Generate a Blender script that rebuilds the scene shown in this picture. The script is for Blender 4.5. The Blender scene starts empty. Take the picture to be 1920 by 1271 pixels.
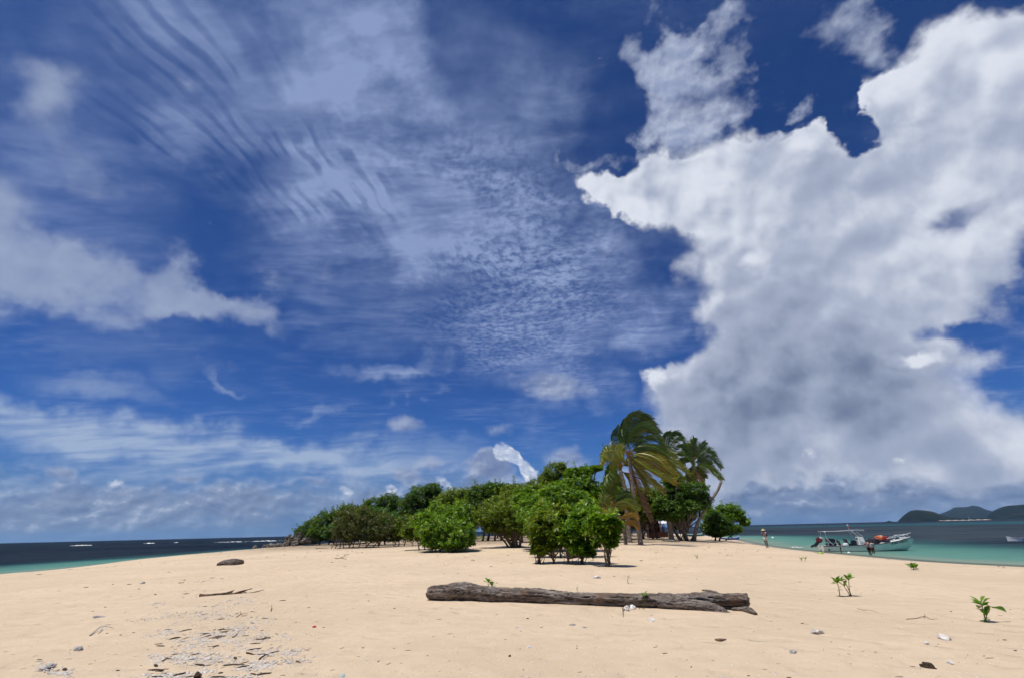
import bpy, bmesh, math, random
import numpy as np
from mathutils import Vector, Matrix, noise as mnoise
scene = bpy.context.scene
R = math.radians

# ---------------------------------------------------------------- camera
EYE = 2.40                                    # eye height above the sea, m
FPX = 895.0                                   # focal length in photo pixels (1920 wide)
TILT = math.atan(0.0241)
PITCH = math.atan(358.8 / 895.0)
FWD = Vector((0, math.cos(PITCH), math.sin(PITCH)))
_u0 = Vector((0, -math.sin(PITCH), math.cos(PITCH)))
_x = Vector((1, 0, 0))
RGT = math.cos(TILT) * _x - math.sin(TILT) * _u0
UPV = math.sin(TILT) * _x + math.cos(TILT) * _u0
cam_data = bpy.data.cameras.new('camera')
cam_data.sensor_width = 36.0
cam_data.lens = 36.0 * FPX / 1920.0
cam_data.clip_start = 0.1
cam_data.clip_end = 60000.0
cam = bpy.data.objects.new('camera', cam_data)
scene.collection.objects.link(cam)
M3 = Matrix((RGT, UPV, -FWD)).transposed()
cam.matrix_world = Matrix.Translation((0, 0, EYE)) @ M3.to_4x4()
scene.camera = cam

# ---------------------------------------------------------------- colour management
scene.view_settings.view_transform = 'Standard'
scene.view_settings.look = 'None'
scene.view_settings.exposure = 0.0
scene.view_settings.gamma = 1.0
scene.view_settings.use_curve_mapping = False
scene.render.engine = 'CYCLES'
scene.cycles.use_denoising = True
scene.cycles.use_adaptive_sampling = True
scene.cycles.adaptive_min_samples = 6
scene.cycles.adaptive_threshold = 0.02
scene.cycles.max_bounces = 6
scene.cycles.diffuse_bounces = 3
scene.cycles.glossy_bounces = 2
scene.cycles.transmission_bounces = 3
scene.cycles.transparent_max_bounces = 6
scene.cycles.caustics_reflective = False
scene.cycles.caustics_refractive = False

# ---------------------------------------------------------------- sun
SUN_EL, SUN_AZ = R(73), R(-128)                # azimuth from +Y towards +X
sun_dir = Vector((math.sin(SUN_AZ) * math.cos(SUN_EL), math.cos(SUN_AZ) * math.cos(SUN_EL), math.sin(SUN_EL)))
sd = bpy.data.lights.new('sun', 'SUN')
sd.energy = 4.5
sd.angle = R(0.5)
sd.color = (1.0, 0.955, 0.88)
sun = bpy.data.objects.new('sun', sd)
sun.rotation_euler = sun_dir.to_track_quat('Z', 'Y').to_euler()
scene.collection.objects.link(sun)

# ---------------------------------------------------------------- pixel -> direction helpers
def ray(px, py):
    d = FWD + RGT * ((px - 960) / FPX) - UPV * ((py - 635.5) / FPX)
    return d.normalized()

def srgb(r, g, b):
    def c(v):
        v /= 255.0
        return v / 12.92 if v <= 0.04045 else ((v + 0.055) / 1.055) ** 2.4
    return (c(r), c(g), c(b), 1.0)

# ---------------------------------------------------------------- node expression helper
class NT:
    """small wrapper: builds shader node expressions"""
    def __init__(self, tree):
        self.t = tree; self.n = tree.nodes; self.l = tree.links
    def new(self, kind, **kw):
        nd = self.n.new(kind)
        for k, v in kw.items(): setattr(nd, k, v)
        return nd
    def put(self, sock, v):
        if isinstance(v, bpy.types.NodeSocket): self.l.new(v, sock)
        elif v is not None: sock.default_value = v
    def m(self, op, a, b=None, c=None, clamp=False):
        nd = self.new('ShaderNodeMath', operation=op, use_clamp=clamp)
        self.put(nd.inputs[0], a)
        if b is not None: self.put(nd.inputs[1], b)
        if c is not None: self.put(nd.inputs[2], c)
        return nd.outputs[0]
    def add(self, a, b): return self.m('ADD', a, b)
    def sub(self, a, b): return self.m('SUBTRACT', a, b)
    def mul(self, a, b): return self.m('MULTIPLY', a, b)
    def div(self, a, b): return self.m('DIVIDE', a, b)
    def vm(self, op, a, b=None, scale=None):
        nd = self.new('ShaderNodeVectorMath', operation=op)
        self.put(nd.inputs[0], a)
        if b is not None: self.put(nd.inputs[1], b)
        if scale is not None: self.put(nd.inputs['Scale'], scale)
        return nd.outputs['Value'] if op in ('DOT_PRODUCT', 'LENGTH', 'DISTANCE') else nd.outputs['Vector']
    def xyz(self, v):
        nd = self.new('ShaderNodeSeparateXYZ'); self.put(nd.inputs[0], v); return nd.outputs[0], nd.outputs[1], nd.outputs[2]
    def vec(self, x, y, z=0.0):
        nd = self.new('ShaderNodeCombineXYZ')
        for s, v in zip(nd.inputs, (x, y, z)): self.put(s, v)
        return nd.outputs[0]
    def noise(self, v, scale, detail=4.0, rough=0.5, dist=0.0, lac=2.0, dims='3D', color=False):
        nd = self.new('ShaderNodeTexNoise', noise_dimensions=dims)
        self.put(nd.inputs['Vector'], v)
        for k, x in (('Scale', scale), ('Detail', detail), ('Roughness', rough), ('Distortion', dist), ('Lacunarity', lac)):
            self.put(nd.inputs[k], x)
        if color:      # as a vector, through explicit nodes
            sp = self.new('ShaderNodeSeparateColor'); self.l.new(nd.outputs['Color'], sp.inputs[0])
            return self.vec(sp.outputs[0], sp.outputs[1], sp.outputs[2])
        return nd.outputs['Fac']
    def rng(self, v, a, b, c=0.0, d=1.0, smooth=True):
        nd = self.new('ShaderNodeMapRange', interpolation_type='SMOOTHSTEP' if smooth else 'LINEAR', clamp=True)
        for i, x in enumerate((v, a, b, c, d)): self.put(nd.inputs[i], x)
        return nd.outputs[0]
    def mix(self, f, a, b, mode='MIX'):
        nd = self.new('ShaderNodeMix', data_type='RGBA', blend_type=mode, clamp_factor=True)
        self.put(nd.inputs[0], f); self.put(nd.inputs[6], a); self.put(nd.inputs[7], b)
        return nd.outputs[2]
    def mapping(self, v, loc=(0, 0, 0), rot=(0, 0, 0), scale=(1, 1, 1), kind='POINT'):
        nd = self.new('ShaderNodeMapping', vector_type=kind)
        self.put(nd.inputs['Vector'], v)
        if kind != 'VECTOR': nd.inputs['Location'].default_value = loc
        nd.inputs['Rotation'].default_value = rot
        nd.inputs['Scale'].default_value = scale
        return nd.outputs[0]
    def voro(self, v, scale, feature='F1', rand=1.0, out='Distance', smooth=None):
        nd = self.new('ShaderNodeTexVoronoi', feature=feature)
        self.put(nd.inputs['Vector'], v); nd.inputs['Scale'].default_value = scale
        nd.inputs['Randomness'].default_value = rand
        if smooth is not None and 'Smoothness' in nd.inputs: nd.inputs['Smoothness'].default_value = smooth
        return nd.outputs[out]
# ---------------------------------------------------------------- sky
world = bpy.data.worlds.new('World')
scene.world = world
world.use_nodes = True
world.node_tree.nodes.clear()
W = NT(world.node_tree)

def stereo(px, py):
    d = ray(px, py); k = 1 + d.dot(FWD)
    return Vector((d.dot(RGT) / k, d.dot(UPV) / k))

tc = W.new('ShaderNodeTexCoord')
D = W.vm('NORMALIZE', tc.outputs['Generated'])
dx, dy, dz = W.xyz(D)
kk = W.add(W.vm('DOT_PRODUCT', D, FWD[:]), 1.0001)
S0 = W.vec(W.div(W.vm('DOT_PRODUCT', D, RGT[:]), kk), W.div(W.vm('DOT_PRODUCT', D, UPV[:]), kk), 1.0)
dzc = W.m('MAXIMUM', dz, 0.012)
P = W.vec(W.div(dx, dzc), W.div(dy, dzc), 0.0)            # cloud layer plane, unit height

def blobs(S, lst, cap=None):
    """sum of soft elliptical domains, each (x1, y1, x2, y2, half_width, amount) spanning two directions of the sky"""
    tot = None
    for (x1, y1, x2, y2, w, amt) in lst:
        a, b = stereo(x1, y1), stereo(x2, y2)
        c = (a + b) / 2; d = b - a
        mx, my = (x1 + x2) / 2, (y1 + y2) / 2
        loc = (stereo(mx, my + 5) - stereo(mx, my - 5)).length / 10
        rad = w * loc
        ang = math.atan2(d.y, d.x) if d.length > 1e-6 else 0
        ax, ay = d.length / 2 + rad, rad
        ca, sa = math.cos(ang), math.sin(ang)
        # S carries 1 in z, so a dot product is an affine map
        u_ = W.vm('DOT_PRODUCT', S, (ca / ax, sa / ax, -(ca * c.x + sa * c.y) / ax))
        v_ = W.vm('DOT_PRODUCT', S, (-sa / ay, ca / ay, -(-sa * c.x + ca * c.y) / ay))
        r2 = W.m('MULTIPLY_ADD', v_, v_, W.mul(u_, u_))
        m_ = W.m('MAXIMUM', W.sub(1.0, r2), 0.0)
        tot = W.m('MULTIPLY_ADD', W.mul(m_, m_), amt * 1.5, tot if tot is not None else 0.0)
    return W.m('MINIMUM', tot, cap) if cap else tot

# warped sky coordinates: ragged outlines
wn = W.noise(D, 7.0, 5.0, 0.55, color=True)
warp = W.vm('SCALE', W.vm('SUBTRACT', wn, (0.5, 0.5, 0.5)), scale=0.12)
S1 = W.vm('ADD', W.vm('MULTIPLY', warp, (1, 1, 0)), S0)
warp2 = W.vm('SCALE', W.vm('SUBTRACT', wn, (0.5, 0.5, 0.5)), scale=0.22)
S2 = W.vm('ADD', W.vm('MULTIPLY', warp2, (1, 1, 0)), S0)

# --- clear sky: Nishita, deepened as through a polariser
nish = W.new('ShaderNodeTexSky', sky_type='NISHITA')
nish.sun_disc = False
nish.sun_elevation = SUN_EL
nish.sun_rotation = SUN_AZ
nish.altitude = 0; nish.air_density = 1.0; nish.dust_density = 0.6; nish.ozone_density = 3.0
STR = 0.1
G = 1.0 / STR
def C(r, g, b):
    c = srgb(r, g, b); return (c[0] * G, c[1] * G, c[2] * G, 1.0)
gam = W.new('ShaderNodeGamma'); W.put(gam.inputs[0], nish.outputs[0]); gam.inputs[1].default_value = 1.3
tint = W.mix(W.rng(dz, 0.75, 0.05), (0.150, 0.260, 0.43, 1), (0.120, 0.240, 0.47, 1))
blue = W.mix(1.0, gam.outputs[0], tint, 'MULTIPLY')
sky = W.mix(W.mul(W.rng(dz, 0.15, 0.0), 0.8), blue, C(92, 122, 176))

# --- fractals shared by the cloud layers
LW = RGT * -0.014 + UPV * 0.016
NA = W.noise(D, 8.5, 10.0, 0.53)
NA2 = W.noise(W.vm('ADD', D, LW[:]), 8.5, 6.0, 0.53)
DF = W.vm('ADD', W.vm('MULTIPLY', D, (1.0, 1.0, 1.7)), W.vm('SCALE', warp, scale=0.35))
NB = W.noise(DF, 12.0, 8.0, 0.56)
LB = UPV * 0.012 - RGT * 0.006
NB2 = W.noise(W.vm('ADD', DF, LB[:]), 12.0, 6.0, 0.56)
NBIG = W.noise(D, 3.6, 3.0, 0.5)
relA, relB = W.sub(NA, NA2), W.sub(NB, NB2)

# --- high veil with ribs and fine ripples (altocumulus / cirrus), on a plane layer
pw = W.noise(P, 1.1, 3.0, 0.5, color=True)
PW = W.vm('ADD', P, W.vm('SCALE', W.vm('SUBTRACT', pw, (0.5, 0.5, 0.5)), scale=0.30))
PW2 = W.vm('ADD', PW, W.vm('SCALE', W.vm('SUBTRACT', wn, (0.5, 0.5, 0.5)), scale=0.045))
qx, qy, _ = W.xyz(PW2)
vfr = W.rng(W.noise(W.mapping(PW2, scale=(16.0, 10.0, 1)), 1.0, 4.0, 0.6), 0.35, 0.65)
rph = W.add(W.mul(W.sub(qx, W.mul(qy, 0.06)), 118.0), W.mul(W.noise(P, 2.6, 3.0, 0.5), 10.0))
rph = W.add(rph, W.mul(W.noise(W.mapping(P, scale=(14.0, 5.0, 1)), 1.0, 2.0, 0.5), 5.0))
rib = W.add(W.mul(W.rng(W.m('SINE', rph), -1.0, 0.3), 0.75), W.mul(vfr, 0.25))                    # dark thin gaps between ribs
rib_dom = blobs(S1, [(300, 20, 640, 350, 230, 0.8), (500, 280, 660, 350, 110, 0.6), (200, 120, 420, 300, 150, 0.4), (180, 60, 330, 260, 70, 0.4), (560, 280, 640, 360, 70, 0.5), (660, 300, 700, 420, 70, 0.5)], 1.0)
rib_dom = W.mul(rib_dom, W.rng(W.noise(W.mapping(PW, scale=(6.0, 5.0, 1)), 1.0, 3.0, 0.55), 0.38, 0.62, 0.0, 1.0))
gr = W.noise(W.mapping(PW2, scale=(1.0, 0.85, 1)), 32.0, 2.6, 0.6)
gr = W.rng(gr, 0.30, 0.68)
gr_dom = blobs(S1, [(820, 490, 1160, 570, 130, 0.9), (760, 610, 980, 640, 80, 0.9), (900, 350, 1150, 420, 130, 0.55), (870, 670, 900, 690, 70, 0.6), (640, 240, 960, 300, 150, 0.35), (560, 440, 760, 560, 100, 0.3), (1000, 640, 1160, 740, 80, 0.5)], 1.0)
vn = W.noise(PW, 1.6, 4.0, 0.55)
vf = W.noise(W.mapping(PW2, rot=(0, 0, R(20)), scale=(3.2, 9.0, 1)), 1.0, 6.0, 0.62)
veil_dom = blobs(S2, [(430, 120, 820, 420, 270, 0.34), (560, -20, 700, 130, 180, 0.50), (760, 250, 1080, 560, 270, 0.32),
                      (220, 60, 500, 240, 200, 0.26), (820, 430, 1150, 560, 170, 0.30), (640, 330, 720, 420, 90, 0.28),
                      (880, 100, 1000, 330, 220, 0.14), (480, 430, 760, 600, 140, 0.12), (760, 600, 1000, 700, 110, 0.26), (960, 660, 1240, 580, 80, 0.24),
                      (0, 100, 200, 600, 220, 0.14), (660, 700, 810, 730, 40, 0.38), (1000, 760, 1140, 740, 90, 0.2), (980, 640, 1150, 760, 90, 0.2)])
v0 = W.mul(veil_dom, W.rng(W.add(W.mul(vn, 0.5), W.mul(vf, 0.5)), 0.30, 0.68, 0.35, 1.2))
v1 = W.mul(v0, W.sub(1.0, W.mul(rib_dom, W.mul(W.sub(1.0, rib), 0.50))))
v1 = W.add(v1, W.mul(W.mul(rib_dom, rib), W.rng(vn, 0.35, 0.7, 0.10, 0.26)))
v1 = W.mul(v1, W.sub(1.0, W.mul(gr_dom, W.mul(W.sub(1.0, gr), 0.78))))
vg = W.mul(W.rng(vn, 0.40, 0.75), W.mul(W.rng(vf, 0.35, 0.7), 0.26))
v1 = W.m('MINIMUM', W.add(v1, vg), 0.74)
sky = W.mix(v1, sky, C(156, 174, 214))

# --- cirrus streaks low on the left
SW = W.vm('ADD', W.vm('MULTIPLY', warp, (0.25, 0.12, 0)), S0)
sn = W.noise(W.mapping(SW, rot=(0, 0, R(8)), scale=(4.0, 30.0, 1)), 1.0, 6.0, 0.6)
sn2 = W.noise(W.mapping(SW, rot=(0, 0, R(9)), scale=(14.0, 120.0, 1)), 1.0, 3.0, 0.6)
st_dom = blobs(S1, [(-60, 790, 360, 850, 66, 1.0), (240, 825, 640, 860, 52, 0.85), (480, 835, 860, 870, 50, 0.66), (-40, 740, 120, 775, 34, 0.4), (40, 700, 320, 745, 34, 0.28),
                    (650, 715, 830, 715, 26, 0.4), (380, 715, 500, 735, 14, 0.3), (540, 770, 640, 765, 18, 0.3),
                    (100, 620, 420, 700, 60, 0.12), (560, 900, 800, 880, 40, 0.3), (700, 800, 900, 850, 40, 0.25), (200, 880, 620, 890, 26, 0.25)])
st = W.mul(st_dom, W.rng(W.add(W.mul(sn, 0.6), W.mul(sn2, 0.4)), 0.34, 0.64, 0.10, 1.0))
sky = W.mix(W.m('MINIMUM', st, 0.9), sky, C(166, 184, 212))

# --- a cumulus layer: (domain + fractal) thresholded, shaded from its density towards the light
def cumulus(sky, F, n, relief, amp, lo, hi, bright, mid, dark, shade=(0.25, 1.1), gain=3.0, alpha=1.0, big=0.9, patches=None, darks=None):
    den = W.add(F, W.mul(W.sub(n, 0.5), amp))
    al = W.mul(W.rng(den, lo, hi), alpha)
    t = W.rng(den, shade[0], shade[1], 0.0, 0.95, smooth=False)
    t = W.add(t, W.mul(W.sub(NBIG, 0.5), big))
    t = W.sub(t, W.mul(relief, gain))
    if patches is not None: t = W.sub(t, patches)
    if darks is not None: t = W.add(t, darks)
    c1 = W.mix(W.rng(t, 0.0, 0.85), bright, mid)
    c2 = W.mix(W.rng(t, 0.65, 1.75), c1, dark)
    return W.mix(al, sky, c2)

# --- low cloud decks all round the horizon
hband = W.mul(W.rng(dz, 0.15, 0.045), W.rng(dz, -0.005, 0.03, 0.75, 1.0))
F = W.add(W.mul(hband, 0.42), blobs(S1, [(-100, 975, 700, 975, 50, 0.22), (130, 915, 260, 940, 60, 0.42), (320, 940, 540, 950, 50, 0.3), (0, 950, 130, 950, 46, 0.25), (560, 930, 760, 930, 45, 0.3),
                        (780, 930, 1000, 920, 60, 0.42), (1230, 880, 1700, 850, 150, 0.5), (1600, 850, 2100, 830, 150, 0.55), (1350, 950, 2100, 950, 44, 0.3)]))
sky = cumulus(sky, F, NB, relB, 1.25, 0.10, 0.85, C(202, 211, 230), C(138, 153, 184), C(106, 122, 158), shade=(0.05, 0.75), gain=5.4, alpha=0.9, big=0.9)
# --- small grey puffs over the horizon
SN = W.vm('ADD', W.vm('MULTIPLY', warp, (0.22, 0.22, 0)), S0)
F = blobs(SN, [(90, 885, 150, 885, 24, 0.6), (320, 893, 385, 895, 16, 0.55), (565, 895, 620, 905, 20, 0.5), (720, 788, 790, 797, 30, 0.5), (735, 885, 790, 895, 30, 0.62),
                        (790, 865, 820, 865, 24, 0.5), (880, 868, 960, 885, 40, 0.8), (900, 850, 940, 860, 26, 0.5), (950, 720, 1120, 735, 42, 0.6), (900, 810, 960, 805, 30, 0.4), (1010, 850, 1110, 870, 40, 0.5), (1330, 860, 1420, 850, 24, 0.4)])
sky = cumulus(sky, F, W.add(W.mul(NB, 0.5), W.mul(W.noise(D, 26.0, 5.0, 0.55), 0.5)), relB, 1.5, 0.22, 0.95, C(176, 186, 210), C(132, 146, 180), C(106, 120, 158), alpha=0.85, gain=4.0, big=0.3)
# --- soft grey-white cumulus on the left
F = blobs(S1, [(-60, 330, 20, 520, 150, 0.66), (20, 500, 330, 560, 84, 0.6), (310, 500, 360, 570, 70, 0.6), (320, 570, 530, 625, 62, 0.55), (100, 170, 120, 225, 90, 0.36), (0, 90, 40, 200, 90, 0.34), (130, 290, 210, 350, 70, 0.28), (-40, 540, 60, 570, 50, 0.3)], 1.0)
sky = cumulus(sky, F, NA, relA, 1.15, 0.20, 1.15, C(178, 190, 212), C(152, 167, 196), C(124, 140, 174), alpha=0.80, shade=(0.4, 1.4), gain=2.0, big=0.4)
# --- wisps above the large cumulus
F = blobs(S2, [(1180, 220, 1420, 250, 150, 0.12), (1380, 70, 1640, 60, 130, 0.10), (1210, 130, 1300, 130, 90, 0.52), (1230, 220, 1340, 260, 100, 0.52), (1330, 130, 1430, 20, 76, 0.40), (1110, 10, 1260, 70, 96, 0.40), (1540, 50, 1640, 80, 90, 0.30), (1470, 200, 1500, 190, 44, 0.4), (1110, 270, 1170, 290, 50, 0.35), (1350, 180, 1390, 150, 70, 0.34)], 1.0)
sky = cumulus(sky, F, W.add(W.mul(NA, 0.45), W.mul(NB, 0.55)), relB, 1.9, 0.30, 1.0, C(205, 214, 234), C(166, 178, 208), C(140, 154, 188), alpha=0.78, shade=(0.4, 1.5), gain=4.0)
# --- the large cumulus on the right
DW = W.vm('ADD', D, W.vm('SCALE', warp, scale=0.45))
def billow(v):
    a = W.voro(v, 9.0); b = W.voro(v, 21.0)
    return W.sub(0.62, W.add(W.mul(a, 0.62), W.mul(b, 0.34)))
BL = billow(DW); BL2 = billow(W.vm('ADD', DW, (LW * 1.2)[:]))
NC = W.add(W.mul(NA, 0.62), W.mul(W.add(BL, 0.28), 0.48)); relC = W.add(W.mul(relA, 0.7), W.mul(W.sub(BL, BL2), 0.42))
pat = blobs(S1, [(1690, 668, 1790, 688, 30, 0.75), (1400, 500, 1460, 480, 34, 0.3), (1080, 350, 1160, 385, 80, 0.35), (1180, 330, 1420, 330, 80, 0.25), (1500, 250, 1560, 260, 60, 0.3), (1600, 190, 1680, 170, 80, 0.3), (1215, 700, 1250, 720, 30, 0.4),
                 (1225, 450, 1245, 580, 30, 0.4), (1780, 40, 1830, 100, 80, 0.2), (1300, 400, 1480, 430, 110, 0.25), (1740, 470, 1900, 330, 220, 0.22), (1700, 200, 1860, 60, 160, 0.15)])
drk = blobs(S1, [(1320, 770, 1700, 780, 190, 0.24), (1560, 720, 1600, 600, 160, 0.16), (1400, 620, 1700, 650, 120, 0.2), (1260, 620, 1420, 690, 110, 0.2), (1860, 150, 1920, 220, 110, 0.25), (1900, 300, 1930, 700, 120, 0.25)])
BIG = [(1600, 330, 1720, 300, 80, 0.7), (1560, 190, 1630, 250, 36, -0.55), (1520, 170, 1580, 200, 44, -0.4), (1150, 375, 1400, 380, 92, 0.9), (1105, 345, 1150, 385, 60, 0.8), (1240, 330, 1560, 310, 96, 0.75), (1480, 272, 1560, 275, 66, 0.75), (1290, 450, 1800, 420, 140, 0.8), (1650, 195, 1720, 180, 84, 0.8), (1730, 130, 1990, 60, 150, 0.8),
       (1720, 270, 2050, 290, 150, 0.85), (1300, 560, 1780, 520, 130, 0.75), (1310, 650, 1660, 630, 120, 0.7), (1290, 745, 1540, 720, 100, 0.7), (1450, 770, 1800, 720, 110, 0.65), (1850, 470, 2000, 400, 90, 0.5), (1700, 640, 1890, 690, 80, 0.42), (1232, 700, 1260, 712, 46, 0.5),
       (1760, 560, 1850, 540, 70, 0.4), (1270, 800, 1400, 840, 120, 0.46), (1300, 860, 1540, 840, 120, 0.44), (1600, 870, 1950, 870, 110, 0.46), (1380, 890, 1600, 890, 70, 0.34), (1600, 810, 1990, 810, 110, 0.46), (1880, 560, 1960, 640, 70, 0.25), (2080, 200, 2150, 500, 190, 0.8)]
F = blobs(S1, BIG, 1.15)
sky = cumulus(sky, F, NC, relC, 1.05, 0.22, 0.70, C(222, 227, 238), C(166, 176, 199), C(110, 124, 153), patches=pat, darks=drk, shade=(-0.3, 1.75), gain=2.6, big=1.2)
# --- sunlit cumulus heads near the horizon
NH = W.noise(D, 34.0, 6.0, 0.58)
F = blobs(SN, [(935, 842, 965, 850, 24, 0.55), (960, 852, 990, 872, 24, 0.55), (985, 868, 1004, 892, 24, 0.55), (990, 892, 1000, 905, 22, 0.5), (925, 848, 945, 860, 20, 0.4), (826, 893, 850, 910, 18, 0.6), (720, 914, 742, 918, 16, 0.55), (640, 909, 664, 914, 17, 0.5), (205, 900, 225, 910, 26, 0.36), (1500, 856, 1540, 862, 24, 0.36), (1640, 880, 1700, 870, 26, 0.36)])
sky = cumulus(sky, F, NH, W.mul(relB, 1.0), 2.0, 0.42, 0.95, C(248, 250, 254), C(190, 202, 226), C(142, 156, 190), shade=(0.35, 1.1), gain=7.0, alpha=0.92, big=0.2)

bg = W.new('ShaderNodeBackground')
W.put(bg.inputs[0], sky); bg.inputs[1].default_value = STR
wo = W.new('ShaderNodeOutputWorld')
W.l.new(bg.outputs[0], wo.inputs[0])
world.cycles.sampling_method = 'MANUAL'
world.cycles.sample_map_resolution = 256
# ---------------------------------------------------------------- scene helpers
COL = scene.collection
def link(o, parent=None):
    COL.objects.link(o)
    if parent is not None: o.parent = parent
    return o
def tag(o, label=None, cat=None, group=None, kind=None):
    if label: o['label'] = label
    if cat: o['category'] = cat
    if group: o['group'] = group
    if kind: o['kind'] = kind
    return o
def empty(name, loc=(0, 0, 0), rz=0.0):
    o = bpy.data.objects.new(name, None); o.location = loc; o.rotation_euler = (0, 0, rz); o.empty_display_size = 0.2
    return link(o)
def mesh_np(name, verts, faces, mat=None, smooth=False, attrs=None):
    """verts (n,3); faces (m,3) or (m,4) index array, or list"""
    me = bpy.data.meshes.new(name)
    verts = np.asarray(verts, dtype=np.float32)
    if isinstance(faces, np.ndarray):
        k = faces.shape[1]; m = faces.shape[0]
        me.vertices.add(len(verts)); me.vertices.foreach_set('co', verts.ravel())
        me.loops.add(m * k); me.loops.foreach_set('vertex_index', faces.astype(np.int32).ravel())
        me.polygons.add(m); me.polygons.foreach_set('loop_start', np.arange(0, m * k, k, dtype=np.int32))
        me.update(calc_edges=True)
    else:
        me.from_pydata([tuple(map(float, v)) for v in verts], [], faces); me.update()
    if smooth: me.polygons.foreach_set('use_smooth', [True] * len(me.polygons))
    if attrs:
        for k_, a in attrs.items():
            at_ = me.attributes.new(k_, 'FLOAT', 'POINT'); at_.data.foreach_set('value', np.asarray(a, dtype=np.float32).ravel())
    if mat is not None: me.materials.append(mat)
    return me
def obj(name, me, parent=None, loc=None):
    o = bpy.data.objects.new(name, me)
    if loc is not None: o.location = loc
    return link(o, parent)

def at(px, py, Y):
    """the point at distance Y ahead that the photo shows at this pixel (used to read sizes off the photo)"""
    d = ray(px, py)
    return Vector((0, 0, EYE)) + d * (Y / d.y)

# --- numpy value noise
_rs = np.random.RandomState(7)
_G = _rs.rand(256, 256)
def vnoise(x, y):
    xi = np.floor(x).astype(int); yi = np.floor(y).astype(int)
    xf = x - xi; yf = y - yi
    u = xf * xf * (3 - 2 * xf); v = yf * yf * (3 - 2 * yf)
    g = lambda a, b: _G[a % 256, b % 256]
    return (g(xi, yi) * (1 - u) + g(xi + 1, yi) * u) * (1 - v) + (g(xi, yi + 1) * (1 - u) + g(xi + 1, yi + 1) * u) * v
def fbm(x, y, o=4, r=0.5):
    s = 0; a = 1; t = 0
    for i in range(o):
        s = s + a * vnoise(x * 2 ** i + 17.3 * i, y * 2 ** i + 9.1 * i); t += a; a *= r
    return s / t
def sstep(x, a, b):
    t = np.clip((x - a) / (b - a), 0, 1); return t * t * (3 - 2 * t)

# --- shoreline of the cay (sea level), seen from above
SHORE = np.array([(-39, -40), (-42, -12), (-44, 15), (-42.5, 34), (-41.2, 42.5), (-41.5, 50), (-42, 58), (-41, 66), (-38.5, 76), (-40, 88), (-44, 105), (-38, 132), (-10, 150),
                  (25, 146), (42, 128), (44.5, 112), (40.0, 96), (34.0, 78), (30.5, 66), (28.3, 57), (26.9, 48), (26.2, 41), (25.4, 34.5), (26.6, 28.5), (31, 20), (35, 4), (34, -18), (22, -44), (-10, -52)], float)
def smooth_poly(P, n=5):
    for _ in range(n - 3):
        Q = np.empty((len(P) * 2, 2)); N = np.roll(P, -1, 0)
        Q[0::2] = P * 0.75 + N * 0.25; Q[1::2] = P * 0.25 + N * 0.75
        P = Q
    return P
SP = smooth_poly(SHORE, 5)
def shore_dist(x, y):
    """signed distance to the shoreline, positive on land"""
    shp = x.shape; x = x.ravel(); y = y.ravel()
    A = SP; B = np.roll(SP, -1, 0)
    best = np.full(x.shape, 1e18); inside = np.zeros(x.shape, bool)
    for (ax, ay), (bx, by) in zip(A, B):
        dx_, dy_ = bx - ax, by - ay
        t = np.clip(((x - ax) * dx_ + (y - ay) * dy_) / (dx_ * dx_ + dy_ * dy_), 0, 1)
        best = np.minimum(best, (x - ax - t * dx_) ** 2 + (y - ay - t * dy_) ** 2)
        cr = ((ay > y) != (by > y)) & (x < (bx - ax) * (y - ay) / (by - ay + 1e-12) + ax)
        inside ^= cr
    d = np.sqrt(best)
    return np.where(inside, d, -d).reshape(shp)
def ground_z(x, y):
    x = np.asarray(x, float); y = np.asarray(y, float)
    d = shore_dist(x, y)
    plate = 0.82 + 0.42 * sstep(y, 14, 46) * sstep(x, -38, -2) + 0.10 * sstep(y, 12, 60) + 0.22 * np.exp(-((x - 13) ** 2 + (y - 54) ** 2) / 160.0)
    plate = plate + 0.34 * np.exp(-((x + 29) ** 2 / 160.0 + (y - 78) ** 2 / 500.0))
    plate = plate + 0.05 * (fbm(x * 0.12 + 3, y * 0.12, 3) - 0.5)
    up = np.maximum(d, 0); left = sstep(-x, 5, 25)
    lenL = 10.5 - 6.3 * sstep(y, 40, 52)
    lenR = 15.0 - 8.0 * sstep(y, 45, 75)
    prof = 1.0 - np.exp(-up / (lenR * (1 - left) + lenL * left))
    land = plate * prof + 0.004 * up * (1 - left) * np.exp(-up / 12)
    sea = np.where(d < 0, np.maximum(d * 0.075, -4.0), 0)
    z = np.where(d > 0, land, sea)
    near = np.exp(-(x * x + y * y) / 900.0)
    r = fbm(x * 0.9 + 11, y * 0.9 + 5, 3) - 0.5
    z = z + np.where(d > 1.5, 1, 0) * (0.05 * r * sstep(d, 1.5, 6)) + 0.012 * near * (fbm(x * 3.1, y * 3.1 + 8, 3) - 0.5)
    return z
def gz(x, y): return float(ground_z(np.array([x]), np.array([y]))[0])
def on_ground(px, py, y0=3.0, y1=140.0):
    """first point of the ground the camera ray through this pixel meets"""
    d = ray(px, py)
    ys = np.geomspace(y0, y1, 900)
    X_ = ys * d.x / d.y; Z_ = EYE + ys * d.z / d.y
    g = ground_z(X_, ys)
    hit = np.nonzero(Z_ <= g)[0]
    if len(hit) == 0: return on_ground(px, py + 1, y0, y1) if py < 1271 else None
    i = hit[0]
    return Vector((X_[i], ys[i], g[i]))
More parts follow.
